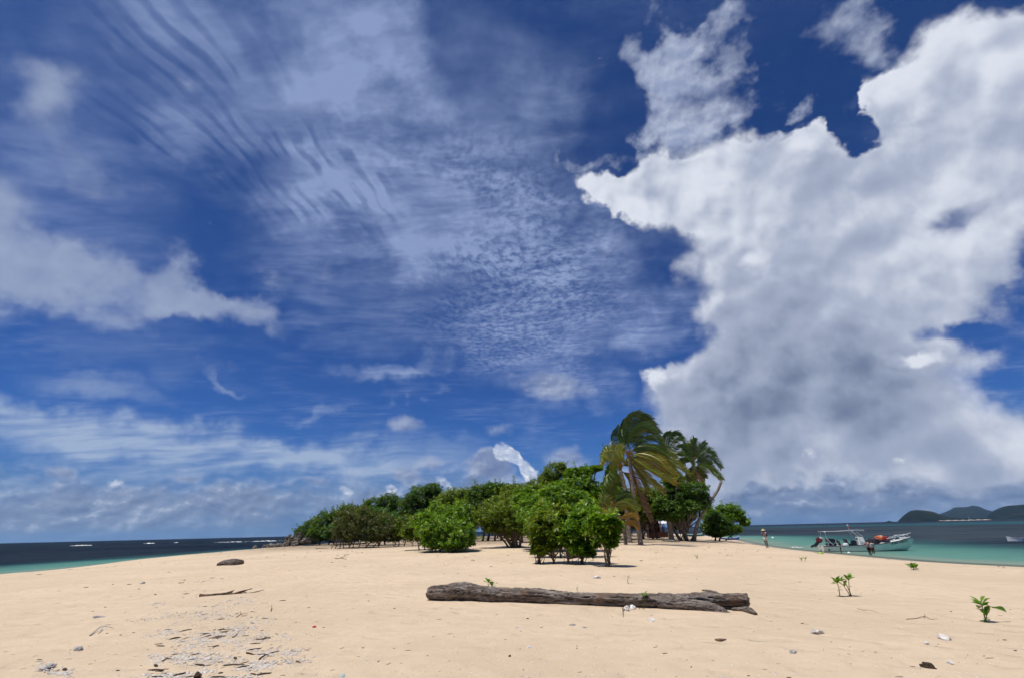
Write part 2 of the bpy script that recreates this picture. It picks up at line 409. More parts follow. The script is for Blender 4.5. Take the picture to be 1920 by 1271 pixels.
# ---------------------------------------------------------------- materials
def material(name):
    m = bpy.data.materials.new(name); m.use_nodes = True
    t = NT(m.node_tree); b = m.node_tree.nodes['Principled BSDF']
    return m, t, b
def attr(t, name):
    nd = t.new('ShaderNodeAttribute', attribute_name=name); return nd.outputs['Fac']
def wpos(t):
    return t.new('ShaderNodeNewGeometry').outputs['Position']
def opos(t):
    return t.new('ShaderNodeTexCoord').outputs['Object']
def bump(t, b, h, strength=0.4, dist=0.02, prev=None):
    nd = t.new('ShaderNodeBump'); nd.inputs['Strength'].default_value = strength; nd.inputs['Distance'].default_value = dist
    t.put(nd.inputs['Height'], h)
    if prev is not None: t.put(nd.inputs['Normal'], prev)
    if b is not None: t.put(b.inputs['Normal'], nd.outputs[0])
    return nd.outputs[0]
def plain(name, col, rough=0.6, var=0.12, scale=8.0, spec=0.4, metal=0.0, bmp=0.0, dirt=None):
    """painted / plastic / cloth surface with uneven tone"""
    m, t, b = material(name)
    p = opos(t)
    n = t.noise(p, scale, 5.0, 0.6)
    hi = tuple(min(1, c * (1 + var)) for c in col[:3]) + (1,); lo = tuple(c * (1 - var) for c in col[:3]) + (1,)
    c = t.mix(t.rng(n, 0.3, 0.7), lo, hi)
    if dirt is not None:
        n2 = t.noise(p, scale * 2.3, 6.0, 0.65)
        c = t.mix(t.rng(n2, 0.52, 0.75, 0, 0.7), c, dirt)
    t.put(b.inputs['Base Color'], c)
    t.put(b.inputs['Roughness'], t.rng(n, 0.2, 0.8, max(0, rough - 0.1), min(1, rough + 0.1)))
    b.inputs['Specular IOR Level'].default_value = spec; b.inputs['Metallic'].default_value = metal
    if bmp: bump(t, b, n, bmp, 0.01)
    return m

# sand
sand, t, b = material('coral_sand')
p = wpos(t); X_, Y_, Z_ = t.xyz(p)
flat = t.vec(X_, Y_, 0.0)
n1 = t.noise(flat, 0.22, 5.0, 0.6)
n2 = t.noise(flat, 2.2, 6.0, 0.6)
n3 = t.noise(flat, 28.0, 5.0, 0.7)
n4 = t.noise(flat, 210.0, 2.0, 0.6)
c = t.mix(t.rng(n1, 0.35, 0.65), (0.655, 0.514, 0.354, 1), (0.570, 0.444, 0.302, 1))
c = t.mix(t.rng(n2, 0.40, 0.72, 0.0, 0.55), c, (0.545, 0.410, 0.280, 1))
c = t.mix(t.rng(n3, 0.46, 0.78, 0.0, 0.5), c, (0.66, 0.53, 0.39, 1))
c = t.mix(t.rng(n4, 0.50, 0.72, 0.0, 0.55), c, (0.36, 0.26, 0.17, 1))
c = t.mix(t.rng(n4, 0.50, 0.34, 0.0, 0.4), c, (0.72, 0.60, 0.46, 1))
peb = t.voro(flat, 95.0, rand=1.0)
pm = t.mul(t.rng(peb, 0.20, 0.10), t.rng(t.noise(flat, 1.7, 3.0, 0.6), 0.48, 0.62))
c = t.mix(t.mul(pm, 0.6), c, (0.32, 0.25, 0.19, 1))
litter = attr(t, 'litter')                       # leaf mould under the trees
c = t.mix(t.mul(litter, t.rng(n2, 0.35, 0.6, 0.35, 1.0)), c, (0.20, 0.145, 0.095, 1))
wet = t.rng(t.add(Z_, t.mul(t.sub(n2, 0.5), 0.05)), 0.085, 0.03)
c = t.mix(t.mul(wet, 0.5), c, (0.38, 0.29, 0.195, 1))
uw = t.rng(Z_, 0.0, -0.35)
c = t.mix(uw, c, (0.42, 0.44, 0.33, 1))
t.put(b.inputs['Base Color'], c)
t.put(b.inputs['Roughness'], t.rng(wet, 0, 1, 0.92, 0.35))
b.inputs['Specular IOR Level'].default_value = 0.15
foot = t.voro(t.vm('ADD', flat, t.vm('SCALE', t.noise(flat, 1.4, 2.0, 0.5, color=True), scale=0.7)), 1.35, feature='SMOOTH_F1', smooth=0.35)
h = t.add(t.mul(n2, 0.55), t.add(t.mul(n3, 0.16), t.mul(n4, 0.035)))
h = t.add(h, t.mul(t.rng(foot, 0.05, 0.42), 0.5))
bump(t, b, h, 0.9, 0.12)

# water
water, t, b = material('sea_water')
p = wpos(t); X_, Y_, Z_ = t.xyz(p); flat = t.vec(X_, Y_, 0.0)
off = attr(t, 'offshore')
w1 = t.noise(flat, 0.035, 4.0, 0.55)
offn = t.add(off, t.mul(t.sub(w1, 0.5), 22.0))
offn2 = t.add(off, t.mul(t.sub(t.noise(flat, 0.11, 4.0, 0.6), 0.5), 9.0))
c = t.mix(t.rng(offn2, 0.5, 7.0), (0.190, 0.245, 0.195, 1), (0.090, 0.218, 0.180, 1))
c = t.mix(t.rng(offn2, 7.0, 20.0), c, (0.030, 0.105, 0.108, 1))
reef = t.noise(t.mapping(flat, scale=(0.016, 0.03, 1)), 1.0, 5.0, 0.6)
deep = t.mix(t.rng(reef, 0.40, 0.60), (0.010, 0.020, 0.034, 1), (0.038, 0.052, 0.066, 1))
c = t.mix(t.rng(offn, 12.0, 26.0), c, deep)
lag = t.mul(t.rng(X_, 120.0, 330.0), t.mul(t.rng(offn, 190.0, 300.0), t.rng(offn, 700.0, 460.0)))
c = t.mix(t.mul(lag, 0.85), c, (0.010, 0.085, 0.110, 1))
c = t.mix(t.rng(off, 600.0, 1500.0), c, (0.004, 0.014, 0.036, 1))
sh = t.mul(t.rng(X_, -20.0, -60.0), 0.7)          # open-ocean side
c = t.mix(t.mul(sh, t.rng(offn, 8.0, 26.0)), c, (0.0025, 0.008, 0.017, 1))
c = t.mix(t.mul(t.rng(t.noise(t.mapping(flat, scale=(0.14, 0.5, 1)), 1.0, 4.0, 0.6), 0.48, 0.7), 0.35), c, t.mix(0.6, c, (0.08, 0.11, 0.13, 1)))
# thin lace of foam where the water meets the sand
fo = t.mul(t.rng(t.add(off, t.mul(t.sub(t.noise(flat, 0.9, 4.0, 0.6), 0.5), 1.6)), 0.75, 0.15), t.rng(t.noise(flat, 5.0, 4.0, 0.7), 0.45, 0.6))
c = t.mix(t.mul(fo, 0.7), c, (0.75, 0.76, 0.74, 1))
t.put(b.inputs['Base Color'], c)
b.inputs['Roughness'].default_value = 0.24
b.inputs['IOR'].default_value = 1.333
b.inputs['Specular IOR Level'].default_value = 0.05
wa = t.noise(t.mapping(flat, rot=(0, 0, R(12)), scale=(0.35, 0.9, 1)), 1.0, 5.0, 0.62)
wb = t.noise(t.mapping(flat, rot=(0, 0, R(-20)), scale=(2.2, 4.0, 1)), 1.0, 3.0, 0.6)
calm = t.rng(off, 0.0, 12.0, 0.25, 1.0)
nrm = bump(t, None, t.mul(t.add(t.mul(wa, 1.0), t.mul(wb, 0.22)), calm), 1.0, 0.55)
# a wind-roughened sea: facets tilt towards the viewer, so little of the sky comes back at grazing angles
df = t.new('ShaderNodeBsdfDiffuse'); gl = t.new('ShaderNodeBsdfGlossy'); gl.inputs['Roughness'].default_value = 0.18
t.put(df.inputs['Color'], c); t.l.new(nrm, df.inputs['Normal']); t.l.new(nrm, gl.inputs['Normal']); gl.inputs['Color'].default_value = (1, 1, 1, 1)
fz = t.new('ShaderNodeFresnel'); fz.inputs['IOR'].default_value = 1.333; t.l.new(nrm, fz.inputs['Normal'])
wsh = t.new('ShaderNodeMixShader'); t.put(wsh.inputs[0], t.m('MINIMUM', t.mul(fz.outputs[0], 0.20), 0.055)); t.l.new(df.outputs[0], wsh.inputs[1]); t.l.new(gl.outputs[0], wsh.inputs[2])
tr = t.new('ShaderNodeBsdfTransparent'); mx = t.new('ShaderNodeMixShader')
t.put(mx.inputs[0], t.rng(off, -0.3, 2.2, 0.25, 1.0)); t.l.new(tr.outputs[0], mx.inputs[1]); t.l.new(wsh.outputs[0], mx.inputs[2])
t.l.new(mx.outputs[0], t.n['Material Output'].inputs[0])

# ---------------------------------------------------------------- ground and sea
def polar(radii, fine=0.3, coarse=4.0, half=62):
    ang = np.concatenate([np.arange(-half, half, fine), np.arange(half, 360 - half, coarse)])
    a = np.radians(ang)
    A, Rr = np.meshgrid(a, radii)
    x = np.sin(A) * Rr; y = np.cos(A) * Rr
    n = len(a); m = len(radii)
    idx = np.arange(m * n).reshape(m, n)
    i0 = idx[:-1]; i1 = idx[1:]
    f = np.stack([i0, np.roll(i0, -1, 1), np.roll(i1, -1, 1), i1], -1).reshape(-1, 4)
    return x.ravel(), y.ravel(), f, n
rad = np.concatenate([np.geomspace(0.4, 175, 330), [260, 400, 800, 2000, 8000, 30000]])
gx, gy, gf, gn = polar(rad)
gzv = ground_z(gx, gy)
gzv = np.where(np.hypot(gx, gy) > 200, np.minimum(gzv, -4.0), gzv)
gx = np.append(gx, 0.0); gy = np.append(gy, 0.0); gzv = np.append(gzv, gz(0, 0))
cen = len(gx) - 1
cap = np.array([[cen, (i + 1) % gn, i, i] for i in range(gn)])
def litter_at(x, y):
    base = sstep(y, 44, 60) * sstep(x, -34, -26) * (1 - sstep(x, 24, 32)) * sstep(shore_dist(x, y), 4, 12)
    return np.clip(base * (0.5 + 0.9 * fbm(x * 0.3, y * 0.3, 3)), 0, 1)
lit = litter_at(gx, gy)
me = mesh_np('sand_beach', np.stack([gx, gy, gzv], 1), gf, sand, smooth=True, attrs={'litter': lit})
tag(obj('sand_beach', me), kind='structure')
wr = np.concatenate([np.geomspace(18, 400, 190), [600, 1000, 2000, 5000, 12000, 30000]])
wx, wy, wf, _ = polar(wr, 0.6, 5.0)
off = np.where(np.hypot(wx, wy) < 420, -shore_dist(wx, wy), np.hypot(wx, wy) - 60)
keep = (off[wf].max(axis=1) > -3.0)
me = mesh_np('sea', np.stack([wx, wy, np.zeros_like(wx)], 1), wf[keep], water, smooth=True, attrs={'offshore': off})
tag(obj('sea', me), kind='structure')
# ---------------------------------------------------------------- vegetation materials
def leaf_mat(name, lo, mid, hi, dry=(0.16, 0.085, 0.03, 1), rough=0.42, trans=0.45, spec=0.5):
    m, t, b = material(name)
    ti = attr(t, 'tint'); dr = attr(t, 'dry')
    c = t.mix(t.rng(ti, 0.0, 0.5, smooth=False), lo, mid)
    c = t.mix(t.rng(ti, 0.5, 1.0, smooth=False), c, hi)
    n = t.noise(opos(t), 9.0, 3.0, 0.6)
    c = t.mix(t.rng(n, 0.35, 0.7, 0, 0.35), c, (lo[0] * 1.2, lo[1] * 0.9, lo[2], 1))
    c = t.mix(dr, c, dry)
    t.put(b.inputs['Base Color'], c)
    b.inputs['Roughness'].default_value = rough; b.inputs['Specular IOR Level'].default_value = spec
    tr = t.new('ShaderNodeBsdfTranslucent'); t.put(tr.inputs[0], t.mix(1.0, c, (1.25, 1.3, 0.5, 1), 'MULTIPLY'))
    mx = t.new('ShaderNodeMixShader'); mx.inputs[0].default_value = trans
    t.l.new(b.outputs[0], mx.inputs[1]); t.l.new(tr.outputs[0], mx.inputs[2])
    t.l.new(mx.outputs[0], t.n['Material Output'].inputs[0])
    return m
L_BRIGHT = leaf_mat('leaf_bright_green', (0.034, 0.098, 0.004, 1), (0.120, 0.250, 0.009, 1), (0.320, 0.470, 0.030, 1))
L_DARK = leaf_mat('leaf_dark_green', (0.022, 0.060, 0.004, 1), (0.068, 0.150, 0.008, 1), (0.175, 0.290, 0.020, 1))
L_OLIVE = leaf_mat('leaf_olive_green', (0.042, 0.082, 0.004, 1), (0.130, 0.205, 0.010, 1), (0.290, 0.360, 0.028, 1))
L_TWIG = leaf_mat('leaf_sparse_brown_green', (0.034, 0.048, 0.010, 1), (0.066, 0.100, 0.016, 1), (0.150, 0.200, 0.035, 1))
L_GREY = leaf_mat('leaf_grey_green', (0.028, 0.085, 0.014, 1), (0.070, 0.170, 0.026, 1), (0.165, 0.280, 0.060, 1))

bark, t, b = material('grey_bark')
p = opos(t)
n = t.noise(t.mapping(p, scale=(6, 6, 1.2)), 2.0, 6.0, 0.65)
t.put(b.inputs['Base Color'], t.mix(t.rng(n, 0.3, 0.7), (0.055, 0.040, 0.028, 1), (0.20, 0.16, 0.12, 1)))
b.inputs['Roughness'].default_value = 0.9
bump(t, b, n, 0.6, 0.03)

# ---------------------------------------------------------------- leaf clouds
def leaf_cloud(lobes, leaf, seed, dens=1.0, dry=0.0, per=6, aspect=0.36, sprig=1.4, bd=1.0, droop=0.0, up=0.8, gap=0.0, sub=0.23):
    """lobes: (centre, rx, ry, rz). Leaves stand in rosettes on twig ends; the twig ends gather in boughs."""
    rs = np.random.RandomState(seed)
    P = []; N = []; TT = []
    for (c, rx, ry, rz) in lobes:
        r_ = np.array([rx, ry, rz]); c = np.array(c)
        area = 4 * math.pi * ((rx * ry) ** 1.6 / 3 + (rx * rz) ** 1.6 / 3 + (ry * rz) ** 1.6 / 3) ** (1 / 1.6)
        sb = sub * (rx * ry * rz) ** (1 / 3)
        nb = int(max(3 if rx < 0.35 else 6, area / (sb * sb) * 0.62 * bd))
        u = rs.normal(size=(nb, 3)); u /= np.linalg.norm(u, axis=1)[:, None]
        k = 0.55 + 0.54 * rs.rand(nb) ** 0.8
        k *= 1 + 0.22 * (fbm(u[:, 0] * 2.2 + seed, u[:, 2] * 2.2 + u[:, 1], 2) - 0.5) * 2
        bc = c + u * r_ * k[:, None]                       # bough centres
        bs = sb * (0.65 + 0.8 * rs.rand(nb))
        bt = rs.rand(nb)
        nr = np.maximum(5, (dens * 6.5 * (bs / leaf) ** 2 * 0.5)).astype(int)
        keepb = rs.rand(nb) > gap
        for i in np.nonzero(keepb)[0]:
            m = nr[i]
            v = rs.normal(size=(m, 3)); v[:, 2] = np.abs(v[:, 2]) * 0.9 - 0.35; v /= np.linalg.norm(v, axis=1)[:, None]
            q = bc[i] + v * (bs[i] * (0.72 + 0.38 * rs.rand(m)))[:, None] * np.array([1.15, 1.15, 0.72])
            d = v * 0.6 + u[i] * 0.5; d[:, 2] += up
            P.append(q); N.append(d); TT.append(np.clip(0.5 * bt[i] + 0.5 * rs.rand(m), 0, 1))
        ns = int(sprig * area / (leaf * leaf * 22))            # single shoots standing out of the crown
        for _ in range(ns):
            v = rs.normal(size=3); v /= np.linalg.norm(v)
            q = c + v * r_ * (0.85 + 0.15 * rs.rand()); d = v * 0.7 + rs.normal(size=3) * 0.3; d[2] += 0.55; d /= np.linalg.norm(d)
            m = rs.randint(2, 8); st_ = leaf * 0.62
            P.append(q + d * (np.arange(m)[:, None] * st_) + rs.normal(size=(m, 3)) * leaf * 0.12); N.append(np.tile(d, (m, 1)) + rs.normal(size=(m, 3)) * .15); TT.append(np.clip(0.35 + 0.6 * rs.rand(m), 0, 1))
    P = np.concatenate(P); N = np.concatenate(N); TT = np.concatenate(TT)
    N /= np.linalg.norm(N, axis=1)[:, None]
    n = len(P)
    # rosette of leaves around the axis N
    a0 = np.cross(N, rs.normal(size=(n, 3))); a0 /= np.linalg.norm(a0, axis=1)[:, None]
    b0 = np.cross(N, a0)
    ang = (np.arange(per)[None, :] / per * 2 * math.pi + rs.rand(n, 1) * 6.28 + rs.normal(size=(n, per)) * 0.25)
    out = a0[:, None, :] * np.cos(ang)[..., None] + b0[:, None, :] * np.sin(ang)[..., None]
    lift = (0.25 + 0.7 * rs.rand(n, per))[..., None]
    d = out * 0.85 + N[:, None, :] * lift; d[..., 2] -= droop
    d /= np.linalg.norm(d, axis=2)[..., None]
    side = np.cross(d, N[:, None, :] + rs.normal(size=(n, per, 3)) * 0.25); side /= np.linalg.norm(side, axis=2)[..., None] + 1e-9
    L = leaf * (0.65 + 0.7 * rs.rand(n, per))[..., None]
    w = L * aspect * 0.5
    base = P[:, None, :] + d * L * 0.08
    mid = P[:, None, :] + d * L * 0.58 + N[:, None, :] * L * 0.06
    tip = P[:, None, :] + d * L; tip[..., 2] -= L[..., 0] * 0.12
    V = np.stack([base, mid + side * w, tip, mid - side * w], 2).reshape(-1, 3)
    F_ = np.arange(len(V)).reshape(-1, 4)
    tint = np.repeat(np.clip(np.repeat(TT, per) + rs.normal(size=n * per) * 0.13, 0, 1), 4)
    dryv = np.repeat((rs.rand(n * per) < dry) * (0.5 + 0.5 * rs.rand(n * per)), 4)
    return V, F_, tint, dryv

def tube(path, radii, seg=7, wob=0.0, seed=0):
    """tapered tube along a polyline -> verts, faces"""
    rs = np.random.RandomState(seed)
    P = [Vector(p) for p in path]; vs = []; fs = []
    prev = None
    for i, p in enumerate(P):
        d = (P[min(i + 1, len(P) - 1)] - P[max(i - 1, 0)]).normalized()
        a = d.cross(Vector((0, 1, 0.13)) if prev is None else prev).normalized()
        if prev is not None: a = (prev - d * prev.dot(d)).normalized()
        prev = a; b_ = d.cross(a)
        for k in range(seg):
            th = 2 * math.pi * k / seg; r = radii[i] * (1 + wob * (rs.rand() - 0.5))
            vs.append(p + (a * math.cos(th) + b_ * math.sin(th)) * r)
    for i in range(len(P) - 1):
        for k in range(seg):
            k2 = (k + 1) % seg
            fs.append((i * seg + k, i * seg + k2, (i + 1) * seg + k2, (i + 1) * seg + k))
    fs.append(tuple(range(seg - 1, -1, -1))); fs.append(tuple((len(P) - 1) * seg + k for k in range(seg)))
    return vs, fs
def curve_pts(pts, n):
    """Catmull-Rom through points"""
    P = [Vector(p) for p in pts]
    if len(P) == 2: return [P[0].lerp(P[1], i / (n - 1)) for i in range(n)]
    Q = [P[0] * 2 - P[1]] + P + [P[-1] * 2 - P[-2]]
    out = []
    for i in range(n):
        s = i / (n - 1) * (len(P) - 1); k = min(int(s), len(P) - 2); f = s - k
        a, b_, c, d = Q[k], Q[k + 1], Q[k + 2], Q[k + 3]
        out.append(0.5 * ((2 * b_) + (c - a) * f + (2 * a - 5 * b_ + 4 * c - d) * f * f + (3 * b_ - a - 3 * c + d) * f ** 3))
    return out
def limb(name, pts, r0, r1, parent, mat, n=8, seg=7, wob=0.25, seed=0, power=1.0):
    path = curve_pts(pts, n)
    rad_ = [r0 + (r1 - r0) * (i / (n - 1)) ** power for i in range(n)]
    o0 = parent.matrix_basis.translation if parent is not None else Vector()
    vs, fs = tube([p - o0 for p in path], rad_, seg, wob, seed)
    return obj(name, mesh_np(name, vs, fs, mat, smooth=True), parent)

# ---------------------------------------------------------------- trees and shrubs
def plant(name, cat, label, base_px, Y, lobes, mat, leaf, stems, seed, dens=1.0, dry=0.02, group=None, trunk='trunk', depth=0.9, limbs=True, fit=None, **kw):
    """base_px: where the stem meets the sand in the photo; lobes: (px, py, rx, ry[, dY]) read off the photo at distance Y"""
    bx, by = base_px
    if fit:                                                # (x centre, x factor, y base, y factor, radius factor)
        if Y < 30 and seed != 13:                                         # small leafy shoots low on the stems
            rl = random.Random(seed + 7); xs_ = [l[0] for l in lobes]
            lobes = lobes + [(rl.uniform(min(xs_) - 4, max(xs_) + 4), rl.uniform(1004, 1036), rl.uniform(4, 8), rl.uniform(4, 8), rl.uniform(-.4, .6)) for _ in range(6)]
        lobes = [(fit[0] + (l[0] - fit[0]) * fit[1], fit[2] - (fit[2] - l[1]) * fit[3], l[2] * fit[4], l[3] * fit[4]) + tuple(l[4:]) for l in lobes]
    q = at(bx, by, Y); gx_ = q.x
    z0 = gz(gx_, Y) - 0.05
    root = empty(name, (gx_, Y, z0)); tag(root, label, cat, group)
    o0 = Vector((gx_, Y, z0))
    LL = []
    for lb in lobes:
        px, py, rx, ry = lb[:4]; dy = lb[4] if len(lb) > 4 else 0.0
        yy = Y + dy
        c = at(px, py, yy)
        wx_ = (at(px + rx, py, yy) - at(px - rx, py, yy)).length / 2
        hz_ = (at(px, py + ry, yy) - at(px, py - ry, yy)).length / 2
        LL.append(((c.x - gx_, c.y - Y, c.z - z0), wx_ * 0.90, wx_ * depth, hz_ * 0.90))
    V, F_, ti, dr = leaf_cloud(LL, leaf, seed, dens, dry, **kw)
    zmin = 0.06
    V[:, 2] = np.maximum(V[:, 2], zmin + 0.02 * np.random.RandomState(seed).rand(len(V)))
    crown = obj('crown', mesh_np('crown', V, F_, mat, attrs={'tint': ti, 'dry': dr}), root)
    rs = random.Random(seed)
    for i, (ox, r0, tgt) in enumerate(stems):
        c = LL[tgt % len(LL)][0]; rz_ = LL[tgt % len(LL)][3]
        b0 = Vector((ox + rs.uniform(-.06, .06), rs.uniform(-0.25, 0.25), 0)); top = Vector(c) + Vector((0, 0, -rz_ * 0.1))
        m1 = b0.lerp(top, 0.38) + Vector((rs.uniform(-.25, .25), rs.uniform(-.15, .15), 0)) * top.length * 0.4
        m1.z = max(m1.z, top.z * 0.35)
        pts = [b0 + o0, m1 + o0, top + o0]
        limb(trunk, pts, r0, r0 * 0.35, root, bark, n=9, seg=7, seed=seed + i)
    if stems and Y < 32 and cat == 'shrub':                # many thin shoots from the same few stools
        for i in range(9):
            lb = LL[i % len(LL)]; ox, r0, _ = stems[i % len(stems)]
            b0 = Vector((ox + rs.uniform(-.18, .18), rs.uniform(-.3, .3), 0)); e = Vector(lb[0]) + Vector((rs.uniform(-.8, .8) * lb[1], rs.uniform(-.7, .7) * lb[2], -lb[3] * rs.uniform(.2, .9)))
            mm = b0.lerp(e, .5) + Vector((rs.uniform(-.2, .2), rs.uniform(-.2, .2), rs.uniform(-.1, .1)))
            limb(trunk, [b0 + o0, mm + o0, e + o0], rs.uniform(.014, .026), .008, root, bark, n=8, seg=5, seed=seed * 31 + i)
    if limbs:
        vs_all = []; fs_all = []
        k = 0
        for lb in LL:                                       # boughs reaching into the crown, seen through its gaps
            for j in range(5):
                c = Vector(lb[0]); s0 = stems[k % len(stems)]
                a_ = Vector((s0[0], 0, max(0.3, c.z * 0.35))); e = c + Vector((rs.uniform(-1, 1) * lb[1], rs.uniform(-1, 1) * lb[2], rs.uniform(-0.3, 0.95) * lb[3])) * 0.85
                mm = a_.lerp(e, 0.5) + Vector((rs.uniform(-.2, .2), rs.uniform(-.2, .2), rs.uniform(-.25, .1))) * (e - a_).length * 0.4
                vs, fs = tube(curve_pts([a_, mm, e], 6), [s0[1] * f for f in (0.5, 0.42, 0.33, 0.25, 0.17, 0.08)], 5, 0.2, k)
                n0 = len(vs_all); vs_all += vs; fs_all += [tuple(n0 + i for i in f) for f in fs]; k += 1
        tag(obj('branches', mesh_np('branches', vs_all, fs_all, bark, smooth=True), root))
    return root

SH, TR = 'shrubs growing on the open sand', 'trees of the island thicket'
# nearest cluster, right of centre
plant('shrub', 'shrub', 'tall loose bright green shrub with yellowish tips, front left of the nearest shrub cluster', (1012, 1048), 26.5,
      [(1008, 985, 18, 24), (1012, 958, 17, 20, .3), (1034, 972, 22, 26, .3), (1050, 950, 20, 20, .6), (1030, 998, 15, 12), (1001, 1008, 10, 12), (1000, 1030, 6, 6)], L_OLIVE, 0.24,
      [(-.12, .055, 5), (0.02, .06, 1), (.75, .05, 4)], 11, 0.62, 0.06, SH, 'stem', gap=0.1, sprig=2.2, bd=0.40, fit=(1078, 0.92, 1044, 0.80, 0.84), up=0.9)
plant('shrub', 'shrub', 'glossy bright green shrub on thin bent stems, middle of the nearest shrub cluster', (1075, 1050), 26.0,
      [(1074, 982, 22, 26), (1097, 980, 22, 20), (1090, 952, 26, 20, .4), (1114, 970, 20, 20), (1060, 1000, 10, 12), (1106, 1034, 6, 5), (1086, 1004, 12, 8)], L_BRIGHT, 0.26,
      [(-.30, .055, 4), (-.2, .06, 0), (.35, .055, 1), (.5, .04, 3)], 12, 0.62, 0.03, SH, 'stem', gap=0.1, sprig=2.2, bd=0.42, fit=(1078, 0.92, 1044, 0.80, 0.84), up=0.9)
plant('shrub', 'shrub', 'small bright green shrub on two crooked bare stems, right end of the nearest shrub cluster', (1141, 1055), 24.6,
      [(1130, 976, 16, 20), (1147, 968, 18, 20), (1138, 1000, 10, 12), (1153, 990, 12, 14), (1122, 962, 14, 14), (1151, 1012, 6, 6)], L_BRIGHT, 0.26,
      [(0.05, .045, 0), (-.05, .032, 2)], 13, 0.62, 0.03, SH, 'stem', gap=0.1, sprig=2.2, bd=0.40, fit=(1078, 0.92, 1044, 0.80, 0.84), up=0.9)
plant('shrub', 'shrub', 'low leafy shrub behind the middle of the nearest shrub cluster', (1045, 1036), 31.0,
      [(1040, 990, 34, 30), (1075, 975, 30, 30), (1010, 975, 24, 26), (1105, 970, 24, 24)], L_BRIGHT, 0.17,
      [(-.4, .06, 0), (.2, .06, 0), (.7, .05, 1), (1.4, .05, 3)], 14, 0.7, 0.02, SH, 'stem', gap=0.1, bd=0.5, sprig=1.6)
plant('tree', 'tree', 'rounded mid green tree directly behind the nearest shrub cluster', (1040, 1025), 37.0,
      [(1002, 955, 34, 30), (1045, 940, 38, 34), (1085, 950, 34, 32), (1020, 985, 36, 24), (985, 935, 26, 20, 2), (1065, 985, 34, 24)], L_BRIGHT, 0.19,
      [(-.5, .12, 0), (.3, .14, 1), (.9, .1, 2)], 15, 0.95, 0.02, TR)
plant('shrub', 'shrub', 'wide dark based bush with a fan of thick trunks, left of the nearest shrub cluster', (966, 1022), 42.5,
      [(930, 968, 34, 22), (966, 955, 34, 28), (900, 972, 18, 16), (985, 985, 22, 24), (960, 985, 26, 16), (925, 988, 20, 12), (940, 945, 26, 18, 2)], L_OLIVE, 0.19,
      [(-.15, .16, 0), (.15, .18, 1), (.4, .14, 3), (-.5, .09, 2), (-.3, .12, 4), (0.0, .2, 1)], 16, 0.75, 0.03, SH, 'stem', gap=0.1, bd=0.6, sprig=1.6)
plant('shrub', 'shrub', 'big dome shaped bright green bush reaching the sand, left of centre', (835, 1028), 37.5,
      [(840, 965, 44, 26, 2.5), (858, 998, 36, 30), (815, 990, 32, 28), (795, 978, 24, 24, 1), (870, 1012, 24, 16), (835, 1012, 30, 16), (868, 965, 26, 26, 1.5), (850, 1020, 40, 9), (812, 1018, 24, 9)], L_BRIGHT, 0.20,
      [(-.8, .06, 2), (-.4, .06, 2), (.2, .08, 1), (.6, .06, 4)], 17, 0.8, 0.05, SH, 'stem', gap=0.1, bd=0.7, sprig=2.2, fit=(838, 0.94, 1030, 0.94, 0.9))
plant('shrub', 'shrub', 'low yellow green bush tucked against the left side of the big dome shaped bush', (792, 1024), 41.5,
      [(783, 990, 20, 22), (795, 1004, 17, 14), (770, 1000, 14, 14)], L_OLIVE, 0.17, [(-.2, .05, 0), (.2, .05, 1)], 18, 1.0, 0.05, SH, 'stem')
plant('shrub', 'shrub', 'sparse brownish bush on many bare upright stems, left part of the thicket', (655, 1024), 52.0,
      [(650, 985, 26, 30), (680, 982, 32, 32), (712, 985, 30, 28), (665, 965, 28, 16, 1), (655, 1006, 24, 10), (700, 1006, 28, 11), (728, 1004, 16, 12)], L_TWIG, 0.17,
      [(-1.5, .045, 0), (-1.0, .05, 0), (-.5, .045, 0), (0, .055, 1), (.45, .05, 1), (.9, .05, 1), (1.6, .06, 2), (2.3, .05, 2), (2.9, .05, 2), (-1.9, .04, 0)], 19, 0.62, 0.2, SH, 'stem', gap=0.3, bd=0.6, up=0.8)
plant('shrub', 'shrub', 'low grey green dome behind the sparse brownish bush', (715, 1016), 58.0,
      [(715, 978, 34, 24), (690, 970, 24, 20), (738, 988, 18, 20), (715, 1002, 32, 9)], L_GREY, 0.20, [(-.3, .09, 0), (.5, .09, 1)], 20, 0.95, 0.02, TR)
plant('shrub', 'shrub', 'yellowish leafy bush between the brownish bush and the big dome', (752, 1018), 53.0,
      [(748, 994, 17, 18), (762, 985, 16, 20), (740, 1002, 11, 12)], L_OLIVE, 0.18, [(-.2, .06, 0), (.3, .06, 1)], 21, 1.0, 0.03, SH, 'stem')
plant('shrub', 'shrub', 'wind clipped hedge of dark green leaves sloping down to the rocks at the left end', (612, 1012), 68.0,
      [(566, 998, 14, 10, 3), (586, 990, 20, 16, 1), (608, 981, 22, 20), (634, 975, 24, 24), (604, 998, 26, 12, -1), (655, 962, 20, 16, 1), (640, 1000, 26, 10), (600, 1006, 18, 6), (660, 992, 20, 16)], L_DARK, 0.21,
      [(-.8, .1, 2), (.4, .1, 3), (1.2, .1, 4)], 22, 1.0, 0.06, TR)
plant('shrub', 'shrub', 'small round shrub with light leaves at the foot of the sloping hedge', (632, 1012), 62.0, [(630, 993, 15, 15), (618, 1001, 9, 8)], L_GREY, 0.19, [(-.2, .06, 0), (.2, .05, 1)], 23, 0.9, 0.02, TR)
